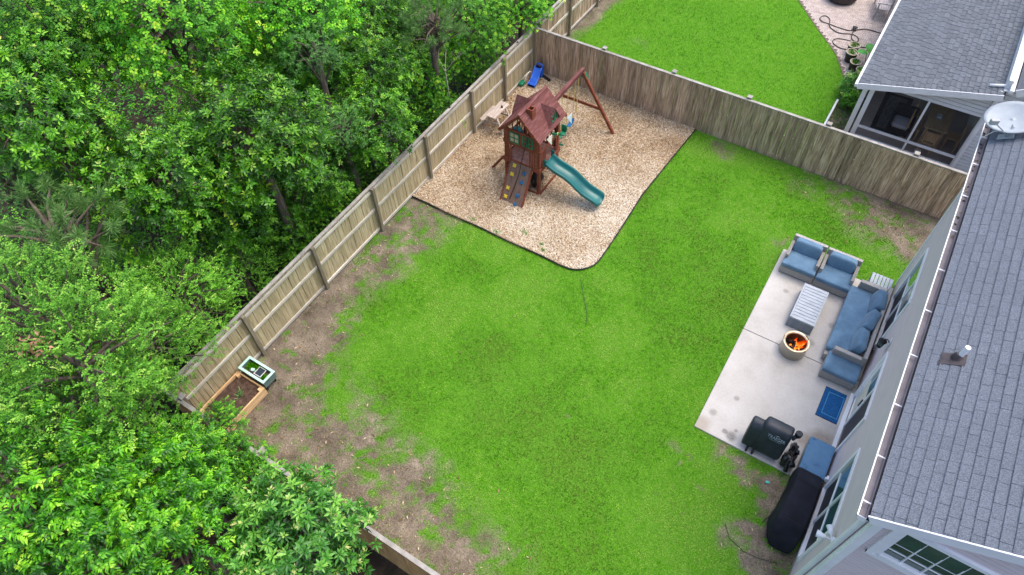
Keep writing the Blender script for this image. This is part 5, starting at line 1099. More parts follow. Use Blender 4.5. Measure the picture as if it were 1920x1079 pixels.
# pots, hose, bench, round planter, shrubs on the neighbour's patio
def pot(x, y, r_, h_, label, body):
    t = thing('flower_pot', (x, y, .03), label, 'pot', 'potted plants beside the porch')
    MB().lathe([(0, .0), (r_ * .78, 0), (r_ * .97, h_ * .93)], 22).build('pot_body', body, t, smooth=True, world=False)
    MB().lathe([(r_ * .97, h_ * .93), (r_ * 1.06, h_ * .94), (r_ * 1.06, h_), (r_ * .88, h_), (r_ * .86, h_ * .88), (0, h_ * .86)], 22).build('pot_rim', M_potr, t, world=False)
    nn = 90; o = link('foliage', blade_mesh('foliage', RNG.normal(0, r_ * .4, nn), RNG.normal(0, r_ * .4, nn), RNG.uniform(.1, .6, nn), RNG.uniform(.06, .16, nn), RNG.uniform(.02, .04, nn), M_grass, h_ * .87), None, t)
M_potr = mat('pot_rim', [(.5, S(190, 174, 158))], rough=.8); M_potd = mat('dark_pot', [(.3, S(52, 46, 44)), (.7, S(78, 70, 66))], scale=6, rough=.7)
pot(9.66, 6.80, .21, .38, 'dark pot farthest from the fence in the row by the porch', M_potd); pot(9.72, 6.32, .21, .38, 'dark pot second in the row by the porch', M_potd); pot(9.98, 5.86, .19, .34, 'dark pot with white specks third in the row by the porch', M_potd); pot(10.28, 5.50, .18, .34, 'pot nearest the shrub in the row by the porch', M_potd)
pkt = thing('leafy_plant', (10.32, 6.1, .03), 'upright plant with one broad bright green leaf by the porch gutter', 'plant')
for a, le, tw in ((1.9, .55, .0), (.6, .45, .6), (3.2, .4, -.5)):
    base = Vector((10.32, 6.1, .05)); mid = base + Vector((math.cos(a) * .12, math.sin(a) * .12, .55)); MB().tube([base, mid], .012, 5).build('stalk', M_grn, pkt)
    d = Vector((math.cos(a) * .7, math.sin(a) * .7, .35)).normalized(); sd2 = d.cross(Vector((0, 0, 1))).normalized(); up = sd2.cross(d); vs = []
    for k in range(7):
        t_ = k / 6; wd_ = .16 * math.sin(math.pi * min(1, t_ * .9 + .08)) ** .8; c_ = mid + d * le * t_ - Vector((0, 0, .18 * t_ * t_)); vs += [c_ - sd2 * wd_ + up * .03, c_, c_ + sd2 * wd_ + up * .03]
    MB().add(vs, [(k * 3 + q, k * 3 + q + 1, k * 3 + q + 4, k * 3 + q + 3) for k in range(6) for q in range(2)]).build('leaf', mat('big_leaf_green', [(.3, S(40, 130, 20)), (.7, S(70, 160, 36))], scale=4, rough=.4) if 'big_leaf_green' not in MATS else MATS['big_leaf_green'], pkt, smooth=True)
hp_ = [(10.6, 8.75), (10.3, 8.62), (9.9, 8.63), (9.62, 8.56), (9.24, 8.23), (8.84, 8.2), (8.44, 8.26), (8.12, 8.30), (8.00, 8.45), (8.03, 8.66), (8.16, 8.74), (8.34, 8.60), (8.40, 8.38), (8.50, 8.08), (8.83, 7.86), (9.1, 7.9), (9.3, 8.0), (9.52, 7.98), (9.66, 7.82), (9.66, 7.64), (9.52, 7.62), (9.40, 7.78), (9.36, 8.05), (9.36, 8.3)]
def smooth_path(p, z, k=4):
    out = []
    for i in range(len(p) - 1):
        p0, p1, p2, p3 = p[max(i - 1, 0)], p[i], p[i + 1], p[min(i + 2, len(p) - 1)]
        for s__ in range(k):
            t_ = s__ / k; out.append(tuple(.5 * ((2 * p1[q]) + (-p0[q] + p2[q]) * t_ + (2 * p0[q] - 5 * p1[q] + 4 * p2[q] - p3[q]) * t_ ** 2 + (-p0[q] + 3 * p1[q] - 3 * p2[q] + p3[q]) * t_ ** 3) for q in (0, 1)) + (z + .004 * math.sin(i),))
    return out + [(p[-1][0], p[-1][1], z)]
M_hose = mat('dark_hose', [(.5, S(62, 60, 58))], rough=.5)
o = MB().tube(smooth_path(hp_, .06), .017, 6).build('garden_hose', M_hose, smooth=True); tag(o, 'dark garden hose with loops trailing to the sprinkler on the brick patio', 'hose')
o = MB().tube(smooth_path([(10.7, 7.9), (10.33, 7.73), (9.94, 7.37), (9.70, 7.45), (9.56, 7.55), (9.3, 7.55), (9.01, 7.49), (8.86, 7.30), (8.95, 7.05), (9.2, 6.92), (9.40, 6.93), (9.99, 7.17), (10.5, 7.5)], .055), .017, 6).build('garden_hose', M_hose, smooth=True); tag(o, 'dark garden hose loop lying nearest the flower pots', 'hose')
sp_ = thing('sprinkler', (9.34, 8.42, .04), 'dark sprinkler sled at the end of the hose on the brick patio', 'sprinkler')
MB().box(-.09, .09, -.14, -.11, 0, .05).build('runner', M_dark, sp_, world=False); MB().box(-.09, .09, .11, .14, 0, .05).build('runner', M_dark, sp_, world=False); MB().tube([(0, -.12, .05), (0, .12, .05)], .03, 8).build('barrel', M_hose, sp_, world=False); MB().box(-.07, .07, -.05, .05, .03, .09).build('gearbox', M_dark, sp_, world=False, bevel=.01)
o = MB().lathe([(0, 0), (.5, 0), (.6, .12), (.62, .5), (.58, .52), (.54, .46), (0, .44)], 30, (8.28, 10.32, .03)).build('round_fire_bowl', M_potd, smooth=False); tag(o, 'large round dark bowl at the top edge on the brick patio', 'bowl')
be = thing('garden_bench', (9.86, 10.1, .03), 'grey slatted garden bench beside the porch eave on the brick patio', 'bench', rz=R(12))
M_bn = mat('grey_bench_wood', [(.3, S(150, 140, 138)), (.7, S(198, 190, 190))], scale=4, stretch=(6, 1, 1), rough=.8, rand=.08)
for i in range(6): MB().box(-.25 + i * .085, -.18 + i * .085, -.62, .62, .42, .445).build('slat', M_bn, be, world=False)
for y in (-.62, .58):
    for x in (-.24, .20): MB().box(x, x + .05, y, y + .05, 0, .66 if x < 0 else .9).build('leg', M_bn, be, world=False)
    MB().box(-.30, .28, y - .01, y + .06, .661, .69).build('armrest', M_bn, be, world=False)
for i in range(3): MB().box(.255, .28, -.57, .57, .5 + i * .13, .59 + i * .13).build('back_slat', M_bn, be, world=False)
o = MB().box(10.0, 10.06, 2.2, 3.75, 0, .14).build('bed_board', M_white); tag(o, 'white edging board of the bed beside the porch', 'edging')

# ------------------------------------------------------------------ trees and shrubs
def norm(v): return v / np.maximum(np.linalg.norm(v, axis=-1, keepdims=True), 1e-9)
def leaf_mesh(name, P, D, Nn, L, Wd, tint, mat_, fold=.18, droop=.15, long=False):
    """one folded blade per leaf; long = three-segment curved blade"""
    D = norm(D); Sd = norm(np.cross(D, Nn)); U = np.cross(Sd, D); n = len(P); L = L[:, None]; Wd = Wd[:, None]; dr = np.broadcast_to(np.asarray(droop), (n,))[:, None]
    Z = np.array([[0, 0, -1.0]])
    if long:
        p1 = P + D * L * .33 + Z * L * dr * .15; p2 = P + D * L * .68 + Z * L * dr * .5; p3 = P + D * L * .95 + Z * L * dr * 1.05
        V = np.stack([P, p1 - Sd * Wd * .5 + U * Wd * fold, p1 + Sd * Wd * .5 + U * Wd * fold, p2 - Sd * Wd * .42 + U * Wd * fold, p2 + Sd * Wd * .42 + U * Wd * fold, p3], 1)
        F = np.array([[0, 2, 1], [1, 2, 4], [1, 4, 3], [3, 4, 5]])
    else:
        c = P + D * L * .5 - U * Wd * fold * .5 + Z * L * dr * .25; tip = P + D * L + Z * L * dr
        V = np.stack([P, c - Sd * Wd * .5 + U * Wd * fold, c, c + Sd * Wd * .5 + U * Wd * fold, tip], 1)
        F = np.array([[0, 2, 1], [0, 3, 2], [1, 2, 4], [2, 3, 4]])
    k = V.shape[1]; F = (F[None] + (np.arange(n) * k)[:, None, None]).reshape(-1, 3)
    return tri_mesh(name, V.reshape(-1, 3), F, np.repeat(np.clip(tint, 0, 1), k), mat_)
def sph(n, rng, zmin=-.5):
    i = np.arange(n) + .5; z = 1 - (1 - zmin) * i / n; a = np.pi * (1 + 5 ** .5) * i + rng.normal(0, .25, n); r = np.sqrt(np.maximum(0, 1 - z * z))
    return norm(np.stack([r * np.cos(a), r * np.sin(a), z], 1) + rng.normal(0, .10, (n, 3)))
def clumps(rng, n, Rr, Rz, seed, lob=.30):
    d = sph(n, rng); nz = fbm(d[:, 0] * 1.6 + 5, d[:, 1] * 1.6 + d[:, 2] * 1.3 + 5, seed, 3, 1.0)
    k = (.80 + (nz - .5) * 2 * lob + rng.normal(0, .06, n)); inner = rng.uniform(0, 1, n) < .22; k[inner] *= rng.uniform(.5, .8, inner.sum())
    return d, d * k[:, None] * np.array([Rr, Rr, Rz]), k
def basis(ax):
    a = np.where(np.abs(ax[:, 2:3]) < .9, np.array([[0, 0, 1.0]]), np.array([[1.0, 0, 0]])); u = norm(np.cross(ax, a)); return u, np.cross(ax, u)
def rosettes(rng, C, Dn, kk, per, spread, nl, L0, W0, el=(0.1, .9), tip=None, droop=.15, up=.55, tint0=.45, name='crown', mat_=None):
    n = len(C); c = np.repeat(C, per, 0); d = np.repeat(Dn, per, 0); k = np.repeat(kk, per)
    off = rng.normal(0, 1, c.shape) * spread; c = c + off - d * np.abs(rng.normal(0, spread * .5, (len(c), 1)))
    ax = norm(d * .55 + np.array([[0, 0, up]]) + rng.normal(0, .35, c.shape)); u, v = basis(ax)
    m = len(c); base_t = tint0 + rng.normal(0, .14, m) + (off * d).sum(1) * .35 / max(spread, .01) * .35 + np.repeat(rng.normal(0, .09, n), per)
    c = np.repeat(c, nl, 0); ax = np.repeat(ax, nl, 0); u = np.repeat(u, nl, 0); v = np.repeat(v, nl, 0)
    q = np.tile(np.arange(nl), m); a = q * 2.39996 + np.repeat(rng.uniform(0, 6.28, m), nl); e_ = el[0] + (el[1] - el[0]) * q / max(1, nl - 1) + rng.normal(0, .12, len(q))
    rad = u * np.cos(a)[:, None] + v * np.sin(a)[:, None]; D = rad * np.cos(e_)[:, None] + ax * np.sin(e_)[:, None]; Nn = ax * np.cos(e_)[:, None] - rad * np.sin(e_)[:, None]
    P = c + ax * (q / nl * .06)[:, None] + D * .012
    L = L0 * rng.uniform(.7, 1.2, len(q)) * (1 - .3 * q / nl); W = W0 * rng.uniform(.75, 1.15, len(q)) * (1 - .25 * q / nl)
    t = np.repeat(base_t, nl) + rng.normal(0, .07, len(q))
    if tip is not None:
        sel = np.repeat(rng.uniform(0, 1, m) < tip[0], nl) & (q >= nl - tip[1]); t[sel] = rng.uniform(.86, 1.0, sel.sum()); t[~sel] = np.minimum(t[~sel], .82)
    return leaf_mesh(name, P, D, Nn, L, W, t, mat_, droop=droop)
def shoots(rng, C, Dn, per, slen, nl, L0, W0, droop, up, tint0, mat_, long=True, sdroop=.25, name='crown', tipgrad=.28, pair=1.0):
    n = len(C); c = np.repeat(C, per, 0) + rng.normal(0, slen * .35, (n * per, 3)); d = np.repeat(Dn, per, 0)
    s_ = norm(d * .7 + np.array([[0, 0, up]]) + rng.normal(0, .55, c.shape)); m = len(c); sl_ = slen * rng.uniform(.6, 1.25, m)
    bt = tint0 + rng.normal(0, .13, m) + np.repeat(rng.normal(0, .08, n), per)
    q = np.tile(np.arange(nl), m); f = (q + .3) / nl; c = np.repeat(c, nl, 0); s_ = np.repeat(s_, nl, 0); sl_ = np.repeat(sl_, nl)
    P = c + s_ * (f * sl_)[:, None] + np.array([[0, 0, -1.0]]) * (sdroop * sl_ * f * f)[:, None]
    u, v = basis(s_); hz = norm(np.cross(s_, np.array([[0, 0, 1.0]]))); sg = np.where(q % 2 == 0, 1.0, -1.0)[:, None]
    D = norm(s_ * .55 + hz * sg * .85 * pair + rng.normal(0, .28, P.shape) + np.array([[0, 0, .12]])); Nn = norm(np.array([[0, 0, 1.0]]) + rng.normal(0, .35, P.shape))
    L = L0 * rng.uniform(.7, 1.2, len(q)) * (1.05 - .35 * f); W = W0 * rng.uniform(.8, 1.15, len(q))
    t = np.repeat(bt, nl) + tipgrad * (f - .5) + rng.normal(0, .07, len(q))
    return leaf_mesh(name, P, D, Nn, L, W, t, mat_, droop=rng.uniform(.5, 1.3, len(q)) * droop, long=long, fold=.22)

M_bark = mat('grey_brown_bark', [(.3, S(70, 60, 50)), (.6, S(108, 96, 84)), (.8, S(140, 130, 118))], scale=6, stretch=(4, 4, .6), rough=.95, bump=.6)
LM = {
 'mag': attr_mat('magnolia_leaf', [(0, S(22, 52, 10)), (.35, S(52, 106, 16)), (.6, S(86, 152, 24)), (.82, S(124, 184, 40)), (1, S(184, 200, 90))], rough=.36, spec=.42, trans=.16, bright_rand=.24),
 'vine': attr_mat('vine_leaf', [(0, S(26, 66, 8)), (.4, S(62, 132, 14)), (.65, S(96, 170, 22)), (.85, S(138, 196, 34)), (1, S(174, 206, 56))], rough=.5, spec=.35, trans=.18, bright_rand=.28),
 'wil': attr_mat('feathery_leaf', [(0, S(44, 96, 44)), (.5, S(94, 152, 74)), (1, S(150, 196, 110))], rough=.55, spec=.3, trans=.28, bright_rand=.08),
 'pine': attr_mat('pine_needle', [(0, S(44, 82, 30)), (.5, S(92, 138, 62)), (1, S(150, 184, 112))], rough=.55, spec=.3, trans=.15, bright_rand=.08),
 'wax': attr_mat('small_leaf', [(0, S(38, 82, 18)), (.4, S(90, 156, 36)), (.65, S(130, 194, 58)), (.85, S(172, 216, 88)), (1, S(202, 224, 126))], rough=.5, spec=.35, trans=.18, bright_rand=.24),
 'peach': attr_mat('peach_leaf', [(0, S(24, 74, 8)), (.35, S(58, 130, 14)), (.6, S(98, 178, 20)), (.82, S(138, 208, 34)), (1, S(180, 222, 64))], rough=.4, spec=.45, trans=.22, bright_rand=.12),
 'loq': attr_mat('loquat_leaf', [(0, S(26, 68, 18)), (.35, S(58, 122, 36)), (.6, S(96, 164, 54)), (.82, S(134, 194, 72)), (.9, S(160, 212, 92)), (1, S(204, 200, 130))], rough=.38, spec=.45, trans=.22),
}
VAR = {}
def crown_variants(sp, nv):
    out = []
    for v in range(nv):
        rng = np.random.default_rng(hash_(sp) + v * 101)
        if sp == 'mag': d, c, k = clumps(rng, 135, 1.75, 1.65, v + 3, .42); me = rosettes(rng, c, d, k, 12, .17, 9, .13, .052, tip=(.06, 3), mat_=LM[sp], droop=.12)
        elif sp == 'vine': d, c, k = clumps(rng, 140, 1.75, 1.6, v + 13, .42); me = rosettes(rng, c, d, k, 14, .20, 6, .085, .075, el=(-.1, .5), mat_=LM[sp], droop=.25, tint0=.48)
        elif sp == 'wil': d, c, k = clumps(rng, 80, 1.6, 1.5, v + 23, .3); me = shoots(rng, c, d, 6, .42, 20, .13, .016, .5, .4, .5, LM[sp], pair=.8)
        elif sp == 'pine':
            d, c, k = clumps(rng, 34, 1.4, .9, v + 33, .3); ax = norm(d * .6 + np.array([[0, 0, .5]]) + rng.normal(0, .3, d.shape)); nn = 230; u, w_ = basis(ax)
            C = np.repeat(c, nn, 0); A = np.repeat(ax, nn, 0); U = np.repeat(u, nn, 0); Wv = np.repeat(w_, nn, 0); a = rng.uniform(0, 6.28, len(C)); e_ = rng.uniform(-.1, 1.4, len(C)); rad = U * np.cos(a)[:, None] + Wv * np.sin(a)[:, None]
            D = rad * np.cos(e_)[:, None] + A * np.sin(e_)[:, None]; P = C + A * rng.uniform(-.16, .16, (len(C), 1)); me = leaf_mesh('crown', P, D, A + rng.normal(0, .4, A.shape), rng.uniform(.18, .30, len(C)), np.full(len(C), .0085), rng.normal(.5, .18, len(C)), LM[sp], droop=rng.uniform(0, .3, len(C)), fold=.1)
        elif sp == 'wax': d, c, k = clumps(rng, 150, 1.7, 1.5, v + 43, .4); me = shoots(rng, c, d, 7, .30, 13, .062, .030, .25, .55, .46, LM[sp], long=False, sdroop=.1)
        elif sp == 'peach': d, c, k = clumps(rng, 85, 1.6, 1.3, v + 53, .42); me = shoots(rng, c, d, 5, .46, 20, .145, .036, .75, .35, .45, LM[sp], sdroop=.35, tipgrad=.45)
        elif sp == 'loq': d, c, k = clumps(rng, 120, 1.6, 1.5, v + 63, .3); me = rosettes(rng, c, d, k, 6, .16, 13, .20, .066, el=(-.1, 1.1), tip=(.30, 5), mat_=LM[sp], droop=.3, tint0=.40)
        out.append((me, c))
    return out
def hash_(s): return sum(ord(ch) * (i + 3) for i, ch in enumerate(s))
for sp, nv in (('mag', 4), ('vine', 3), ('wil', 1), ('pine', 2), ('wax', 3), ('peach', 3), ('loq', 1)): VAR[sp] = crown_variants(sp, nv)
NAME = {'mag': 'magnolia_tree', 'vine': 'vine_covered_tree', 'wil': 'feathery_tree', 'pine': 'pine_tree', 'wax': 'small_leaved_tree', 'peach': 'peach_tree', 'loq': 'loquat_tree'}
def tree(x, y, zc, s, sp, i, label, base=None):
    bxy = base or (x, y)
    t = thing(NAME[sp], (bxy[0], bxy[1], -.03), label, 'tree', 'trees beyond the fence')
    me, C = VAR[sp][i % len(VAR[sp])]; rz = (i * 2.399) % 6.28; cc = Vector((x - bxy[0], y - bxy[1], zc))
    o = bpy.data.objects.new('crown', me); COL.objects.link(o); o.parent = t; o.location = cc; o.rotation_euler = (0, 0, rz); o.scale = (s, s, s)
    rr = random.Random(i); M = Matrix.Translation(cc) @ Matrix.Rotation(rz, 4, 'Z') @ Matrix.Scale(s, 4)
    r0 = .05 + .05 * s + .012 * zc; top = cc + Vector((rr.uniform(-.2, .2), rr.uniform(-.2, .2), .35 * s))
    mid = Vector((cc.x * .4 + rr.uniform(-.15, .15), cc.y * .4 + rr.uniform(-.15, .15), zc * .5))
    MB().tube([(0, 0, -.1), (mid.x * .3, mid.y * .3, zc * .2), mid, cc - Vector((0, 0, .3 * s)), top], [r0 * 1.25, r0, r0 * .8, r0 * .55, r0 * .25], 8).build('trunk', M_bark, t, smooth=True, world=False)
    m = MB()
    for k in range(0, len(C), max(1, len(C) // 22)):
        e_ = M @ Vector(C[k]); st = mid.lerp(top, rr.uniform(.35, .95)); mm = st.lerp(e_, .5) + Vector((rr.uniform(-.1, .1), rr.uniform(-.1, .1), .12 * s))
        m.tube([st, mm, st.lerp(e_, .97)], [r0 * .32, r0 * .2, r0 * .08], 5, cap=False)
    m.build('limbs', M_bark, t, smooth=True, world=False)
    return t
TREES = [
    (-4.50, -13.96, 5.8, 1.00, 'mag', 'magnolia with bare bark limbs showing at the left edge of the wood'),
    (-5.44, -13.60, 3.2, 0.80, 'mag', 'magnolia just above the long needled pine at the left'),
    (-1.91, -13.48, 4.5, 1.00, 'mag', 'big glossy magnolia in the middle of the wood'),
    (-1.15, -11.14, 4.5, 1.10, 'mag', 'magnolia with yellow vine strands in front of the feathery tree'),
    (-2.02, -12.36, 2.5, 0.85, 'mag', 'magnolia above the small leaved trees near the fence'),
    (-1.54, -9.81, 2.2, 0.80, 'mag', 'magnolia closest to the middle of the tan fence'),
    (-3.43, -7.51, 3.4, 0.95, 'mag', 'tall magnolia below the first feathery tree'),
    (-0.85, -7.73, 2.6, 0.80, 'mag', 'magnolia touching the fence beside the chip bed corner'),
    (-2.19, -5.97, 3.0, 0.90, 'mag', 'magnolia left of the bare twigs near the swing corner'),
    (-1.97, -11.30, 1.6, 0.68, 'mag', 'low young magnolia leaning to the tan fence'),
    (-6.30, -12.05, 5.9, 1.10, 'vine', 'tree smothered in round leaved vines at the upper left'),
    (-4.65, -10.03, 5.9, 1.10, 'vine', 'bright vine covered tree at the top left of the dark gap'),
    (-5.17, -8.15, 3.8, 0.90, 'vine', 'vine covered tree at the top of the wood above the magnolias'),
    (-2.99, -7.17, 5.2, 1.00, 'vine', 'vine covered tree at the top edge left of the pine'),
    (-1.25, -2.27, 2.8, 0.85, 'vine', 'leafy green tree at the top beside the far fence corner'),
    (-0.62, 0.16, 2.4, 0.70, 'vine', 'leafy green tree hanging over the far fence at the top'),
    (-1.70, -4.21, 1.8, 0.65, 'vine', 'low vine shrub with twigs below the upper pine'),
    (-1.28, -2.11, 1.3, 0.55, 'vine', 'low dark shrub behind the fence near the blue toy'),
    (-1.85, -8.00, 5.0, 0.55, 'wil', 'pale feathery tree among the magnolias at the top'),
    (-0.73, -8.78, 3.4, 0.42, 'wil', 'small pale feathery sapling above the middle of the fence'),
    (-7.31, -12.30, 6.0, 0.60, 'wil', 'pale feathery tree in the upper left corner'),
    (-4.09, -15.23, 5.2, 0.45, 'wil', 'pale feathery sprig at the left edge above the pine'),
    (-1.73, -15.69, 5.2, 1.00, 'pine', 'long needled pine at the left edge of the wood'),
    (-1.76, -16.87, 5.0, 0.70, 'pine', 'smaller long needled pine at the far left below the big one'),
    (-0.88, -4.45, 4.0, 0.85, 'pine', 'long needled pine at the top above the swing corner'),
    (-0.27, -17.25, 5.3, 1.00, 'wax', 'small leaved tree below the pines at the left edge'),
    (-1.83, -15.81, 3.0, 0.85, 'wax', 'small leaved tree right of the pines'),
    (-0.74, -14.71, 2.8, 0.80, 'wax', 'dark small leaved tree next to the low magnolia'),
    (1.04, -17.35, 4.9, 1.00, 'wax', 'pale green small leaved tree with a dead brown leaf cluster'),
    (0.03, -16.17, 3.0, 0.72, 'wax', 'small leaved tree reaching over the lower fence corner'),
    (0.04, -18.61, 3.9, 1.00, 'wax', 'pale small leaved tree at the lower left edge'),
    (-1.06, -14.47, 1.4, 0.60, 'wax', 'low small leaved shrub spilling over the tan fence'),
    (1.26, -18.19, 3.7, 0.85, 'wax', 'small leaved tree above the peach trees'),
    (0.92, -17.10, 3.4, 0.50, 'wax', 'small leaved sapling left of the raised bed'),
    (2.59, -17.82, 3.0, 0.62, 'peach', 'bright peach tree reaching over the raised bed'),
    (2.46, -18.77, 3.6, 0.95, 'peach', 'broad bright peach tree in the lower left'),
    (1.81, -19.66, 4.0, 1.00, 'peach', 'bright peach tree in the lower left corner'),
    (3.73, -18.64, 3.0, 0.80, 'peach', 'bright peach tree left of the loquat'),
    (3.42, -19.62, 3.8, 0.90, 'peach', 'bright peach tree cut by the bottom edge'),
    (2.14, -16.56, 2.1, 0.33, 'peach', 'peach branch tip over the bottom fence by the raised bed'),
    (2.53, -17.18, 2.0, 0.45, 'peach', 'small bright peach tree hiding the bottom fence near the raised bed'),
    (3.32, -16.84, 1.6, 0.36, 'peach', 'little peach sapling against the bottom fence left of the loquat'),
    (5.58, -17.45, 3.0, 0.80, 'loq', 'loquat tree with pale new leaf tips at the bottom'),
    (-1.38, -11.25, 0.9, 0.50, 'mag', 'waist high magnolia bush filling the gap behind the tan fence'),
    (-1.33, -12.86, 1.1, 0.50, 'wax', 'waist high small leaved bush behind the tan fence near the low magnolia'),
    (-1.23, -9.96, 0.9, 0.42, 'vine', 'waist high vine bush behind the tan fence by the chip bed edge'),
    (-1.31, -7.64, 1.0, 0.42, 'mag', 'seedling magnolia behind the fence by the chip bed'),
    (-1.04, -9.21, 1.0, 0.42, 'vine', 'dark low vine shrub in the gap behind the fence'),
    (-0.81, -4.69, 1.1, 0.45, 'vine', 'low vine shrub behind the fence by the picnic table'),
    (-3.49, -4.00, 3.4, 0.90, 'mag', 'magnolia at the top edge left of the upper pine'),
    (-2.82, -2.82, 2.6, 0.75, 'vine', 'vine covered shrub under the upper pine'),
]
for i, (x, y, zc, s, sp, lab) in enumerate(TREES):
    bx_, by_ = x, y
    if x > -.55 and y > -16.6: bx_ = -.55
    if x > .1 and -17.0 < y: by_ = min(y, -17.0); bx_ = x
    tree(x, y, zc, s, sp, i, lab, (bx_, by_))
# hanging vine strands with yellow-green leaves
M_vy = attr_mat('yellow_vine_leaf', [(0, S(100, 146, 20)), (1, S(168, 192, 48))], rough=.5, trans=.25)
for i, (x, y, z, L_, lab) in enumerate([
    (-2.42, -12.67, 4.6, 0.90, 'yellow green vine strand hanging in the dark gap of the wood'),
    (-1.51, -11.98, 5.2, 0.50, 'short yellow vine strand near the top of the middle magnolia'),
    (-0.73, -12.72, 4.2, 0.70, 'yellow vine strand lowest on the middle magnolia'),
    (-0.61, -11.55, 4.4, 0.55, 'yellow vine strand nearest the feathery sapling'),
    (-2.93, -10.78, 5.8, 0.80, 'long pale vine strand below the bright vine tree'),
    (-5.50, -10.55, 6.2, 0.70, 'yellow vine strand at the top left edge'),
]):
    t = thing('hanging_vine', (x, y, z - L_), lab, 'vine', 'yellow vine strands over the trees'); rng = np.random.default_rng(i + 5); n = int(16 * L_ / .8); f = np.linspace(0, 1, n)
    path = np.stack([x + .35 * f + .04 * np.sin(f * 7 + i), y - .25 * f + .04 * np.cos(f * 6), z - L_ * f], 1)
    MB().tube([tuple(p) for p in path[::3]], .007, 5).build('stem', M_bark, t)
    P = np.repeat(path, 2, 0) + rng.normal(0, .02, (2 * n, 3)); D = norm(rng.normal(0, 1, (2 * n, 3)) * np.array([1, 1, .3])); o = link('leaves', leaf_mesh('leaves', P, D, np.array([[.4, -.3, 1.0]]) + rng.normal(0, .3, P.shape), rng.uniform(.07, .11, 2 * n), rng.uniform(.06, .09, 2 * n), rng.uniform(0, 1, 2 * n), M_vy), None, t, True)
# shrub and hedge beside the neighbour's porch
rng = np.random.default_rng(77)
def shrub(x, y, z, r_, lab, per, m_, L0, W0, nclump=60):
    t = thing('shrub', (x, y, 0), lab, 'shrub'); d, c, k = clumps(rng, nclump, r_, r_ * .9, int(x * 10)); me = rosettes(rng, c + np.array([[0, 0, z]]), d, k, per, r_ * .16, 7, L0, W0, mat_=m_, droop=.2); link('foliage', me, None, t)
    m = MB()
    for q in range(7): m.tube([(0, 0, 0), tuple(c[q * 5] * .5 + np.array([0, 0, z * .8])), tuple(c[q * 5] + np.array([0, 0, z]))], [.02, .014, .006], 5)
    m.build('stems', M_bark, t, world=False)
shrub(10.25, 4.35, .42, .42, 'dense dark green shrub at the porch corner next door', 8, LM['loq'], .11, .035)
shrub(10.45, 3.6, .32, .32, 'loose low green shrub between bed board and porch', 6, LM['mag'], .10, .04, 40)
shrub(10.6, 4.9, .55, .34, 'bright green leafy shrub under the porch gutter corner', 6, LM['vine'], .12, .07, 40)
nn = 900; sx_ = RNG.uniform(10.08, 10.8, nn); sy_ = RNG.uniform(2.35, 4.2, nn)
o = link('ground_cover', blade_mesh('ground_cover', sx_, sy_, RNG.uniform(.05, .6, nn), RNG.uniform(.04, .10, nn), RNG.uniform(.015, .03, nn), M_grass)); tag(o, 'sparse low weeds in the bed beside the porch', 'ground cover', kind='stuff')
# low ferns and saplings in the dark strip behind the tan fence: understory mass
NU = 16000; ux = RNG.uniform(-20, -.15, NU); uy = RNG.uniform(-17.5, 8, NU); P = np.stack([ux, uy, RNG.uniform(.05, .7, NU)], 1); D = norm(RNG.normal(0, 1, (NU, 3)) * np.array([1, 1, .25]))
kk = fbm(ux, uy, 91, 3, .9) > np.where(ux > -1.6, .5, .36); P, D = P[kk], D[kk]; n = len(P)
P = np.repeat(P, 4, 0) + RNG.normal(0, .07, (4 * n, 3)); D = norm(np.repeat(D, 4, 0) + RNG.normal(0, .8, (4 * n, 3)) * np.array([1, 1, .2]))
o = link('understory', leaf_mesh('understory', P, D, np.array([[0, 0, 1.0]]) + RNG.normal(0, .3, P.shape), RNG.uniform(.08, .16, 4 * n), RNG.uniform(.05, .08, 4 * n), RNG.normal(.3, .15, 4 * n), LM['vine'])); tag(o, 'low leafy undergrowth covering the forest floor behind the tan fence', 'undergrowth', kind='stuff')

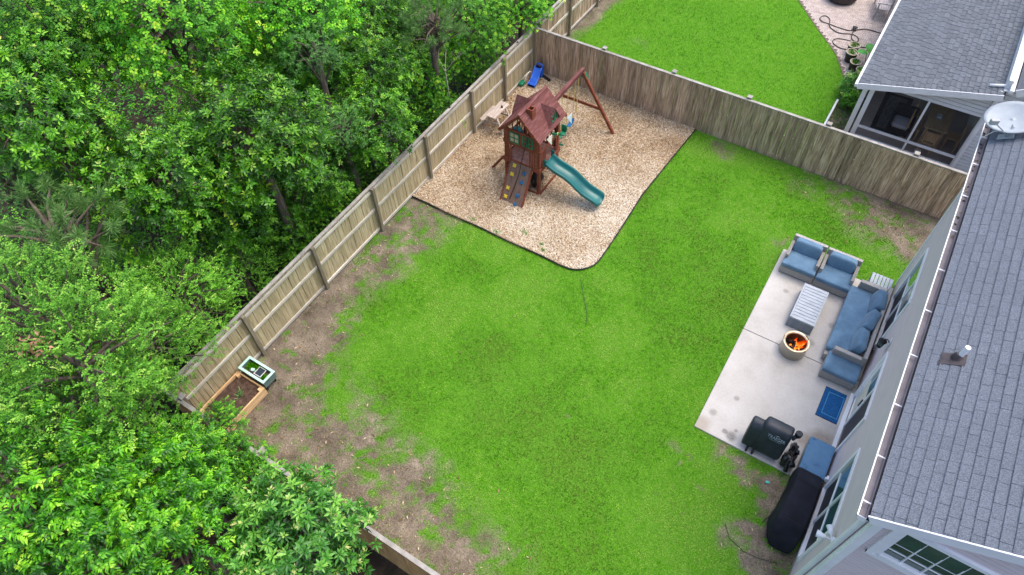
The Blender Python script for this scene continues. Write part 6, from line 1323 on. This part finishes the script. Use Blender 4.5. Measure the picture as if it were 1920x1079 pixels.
# brown dead leaf cluster and bare twigs
M_dead = attr_mat('dead_leaf', [(0, S(150, 104, 78)), (1, S(208, 160, 128))], rough=.8, trans=.2)
rng = np.random.default_rng(5); dpos = (0.96552, -17.67181, 5.90000)
t = thing('dead_leaf_cluster', (dpos[0], dpos[1], dpos[2] - .1), 'small cluster of dead brown leaves on the pale small leaved tree', 'leaves')
P = np.array([dpos]) + rng.normal(0, .13, (46, 3)); D = norm(rng.normal(0, 1, (46, 3))); link('leaves', leaf_mesh('leaves', P, D, np.array([[0, 0, 1.0]]) + rng.normal(0, .4, P.shape), rng.uniform(.08, .15, 46), rng.uniform(.03, .05, 46), rng.uniform(0, 1, 46), M_dead), None, t, True)
MB().tube([(dpos[0], dpos[1], dpos[2] + .05), (dpos[0] + .1, dpos[1] - .05, dpos[2] - .15), (dpos[0] + .2, dpos[1], dpos[2] - .6)], [.008, .012, .018], 5).build('twig', M_bark, t)
M_twig = mat('pale_dead_twig', [(.3, S(150, 138, 122)), (.7, S(188, 178, 164))], scale=8, rough=.9)
def dead_bush(x, y, z, s_, seed, lab):
    t = thing('bare_twigs', (x, y, 0), lab, 'bush'); rr = random.Random(seed)
    def grow(m, p, d, L_, r_, lev):
        q = p + d * L_; mid = (p + q) / 2 + Vector((rr.uniform(-.05, .05), rr.uniform(-.05, .05), 0)) * L_
        m.tube([p, mid, q], [r_, r_ * .85, r_ * .6], 5, cap=False)
        if lev:
            for _ in range(3): grow(m, q, (d + Vector((rr.uniform(-.8, .8), rr.uniform(-.8, .8), rr.uniform(-.2, .6)))).normalized(), L_ * rr.uniform(.55, .8), r_ * .6, lev - 1)
    MB().tube([(x, y, 0), (x + .05, y, z * .6), (x, y, z)], .02 * s_, 6).build('stem', M_twig, t)
    for k in range(4):
        m = MB(); grow(m, Vector((x, y, z)), Vector((rr.uniform(-.8, .8), rr.uniform(-.8, .8), .6)).normalized(), .42 * s_, .013 * s_, 3); m.build('twig', M_twig, t)
for i, (x, y, z, s_, lab) in enumerate([
    (-0.66, -4.24, 2.3, 1.00, 'pale bare twigs of a dead bush below the upper pine'),
    (-4.27, -14.11, 5.3, 0.75, 'pale bare branches sticking out of the left edge magnolia'),
]): dead_bush(x, y, z, s_, i + 3, lab)
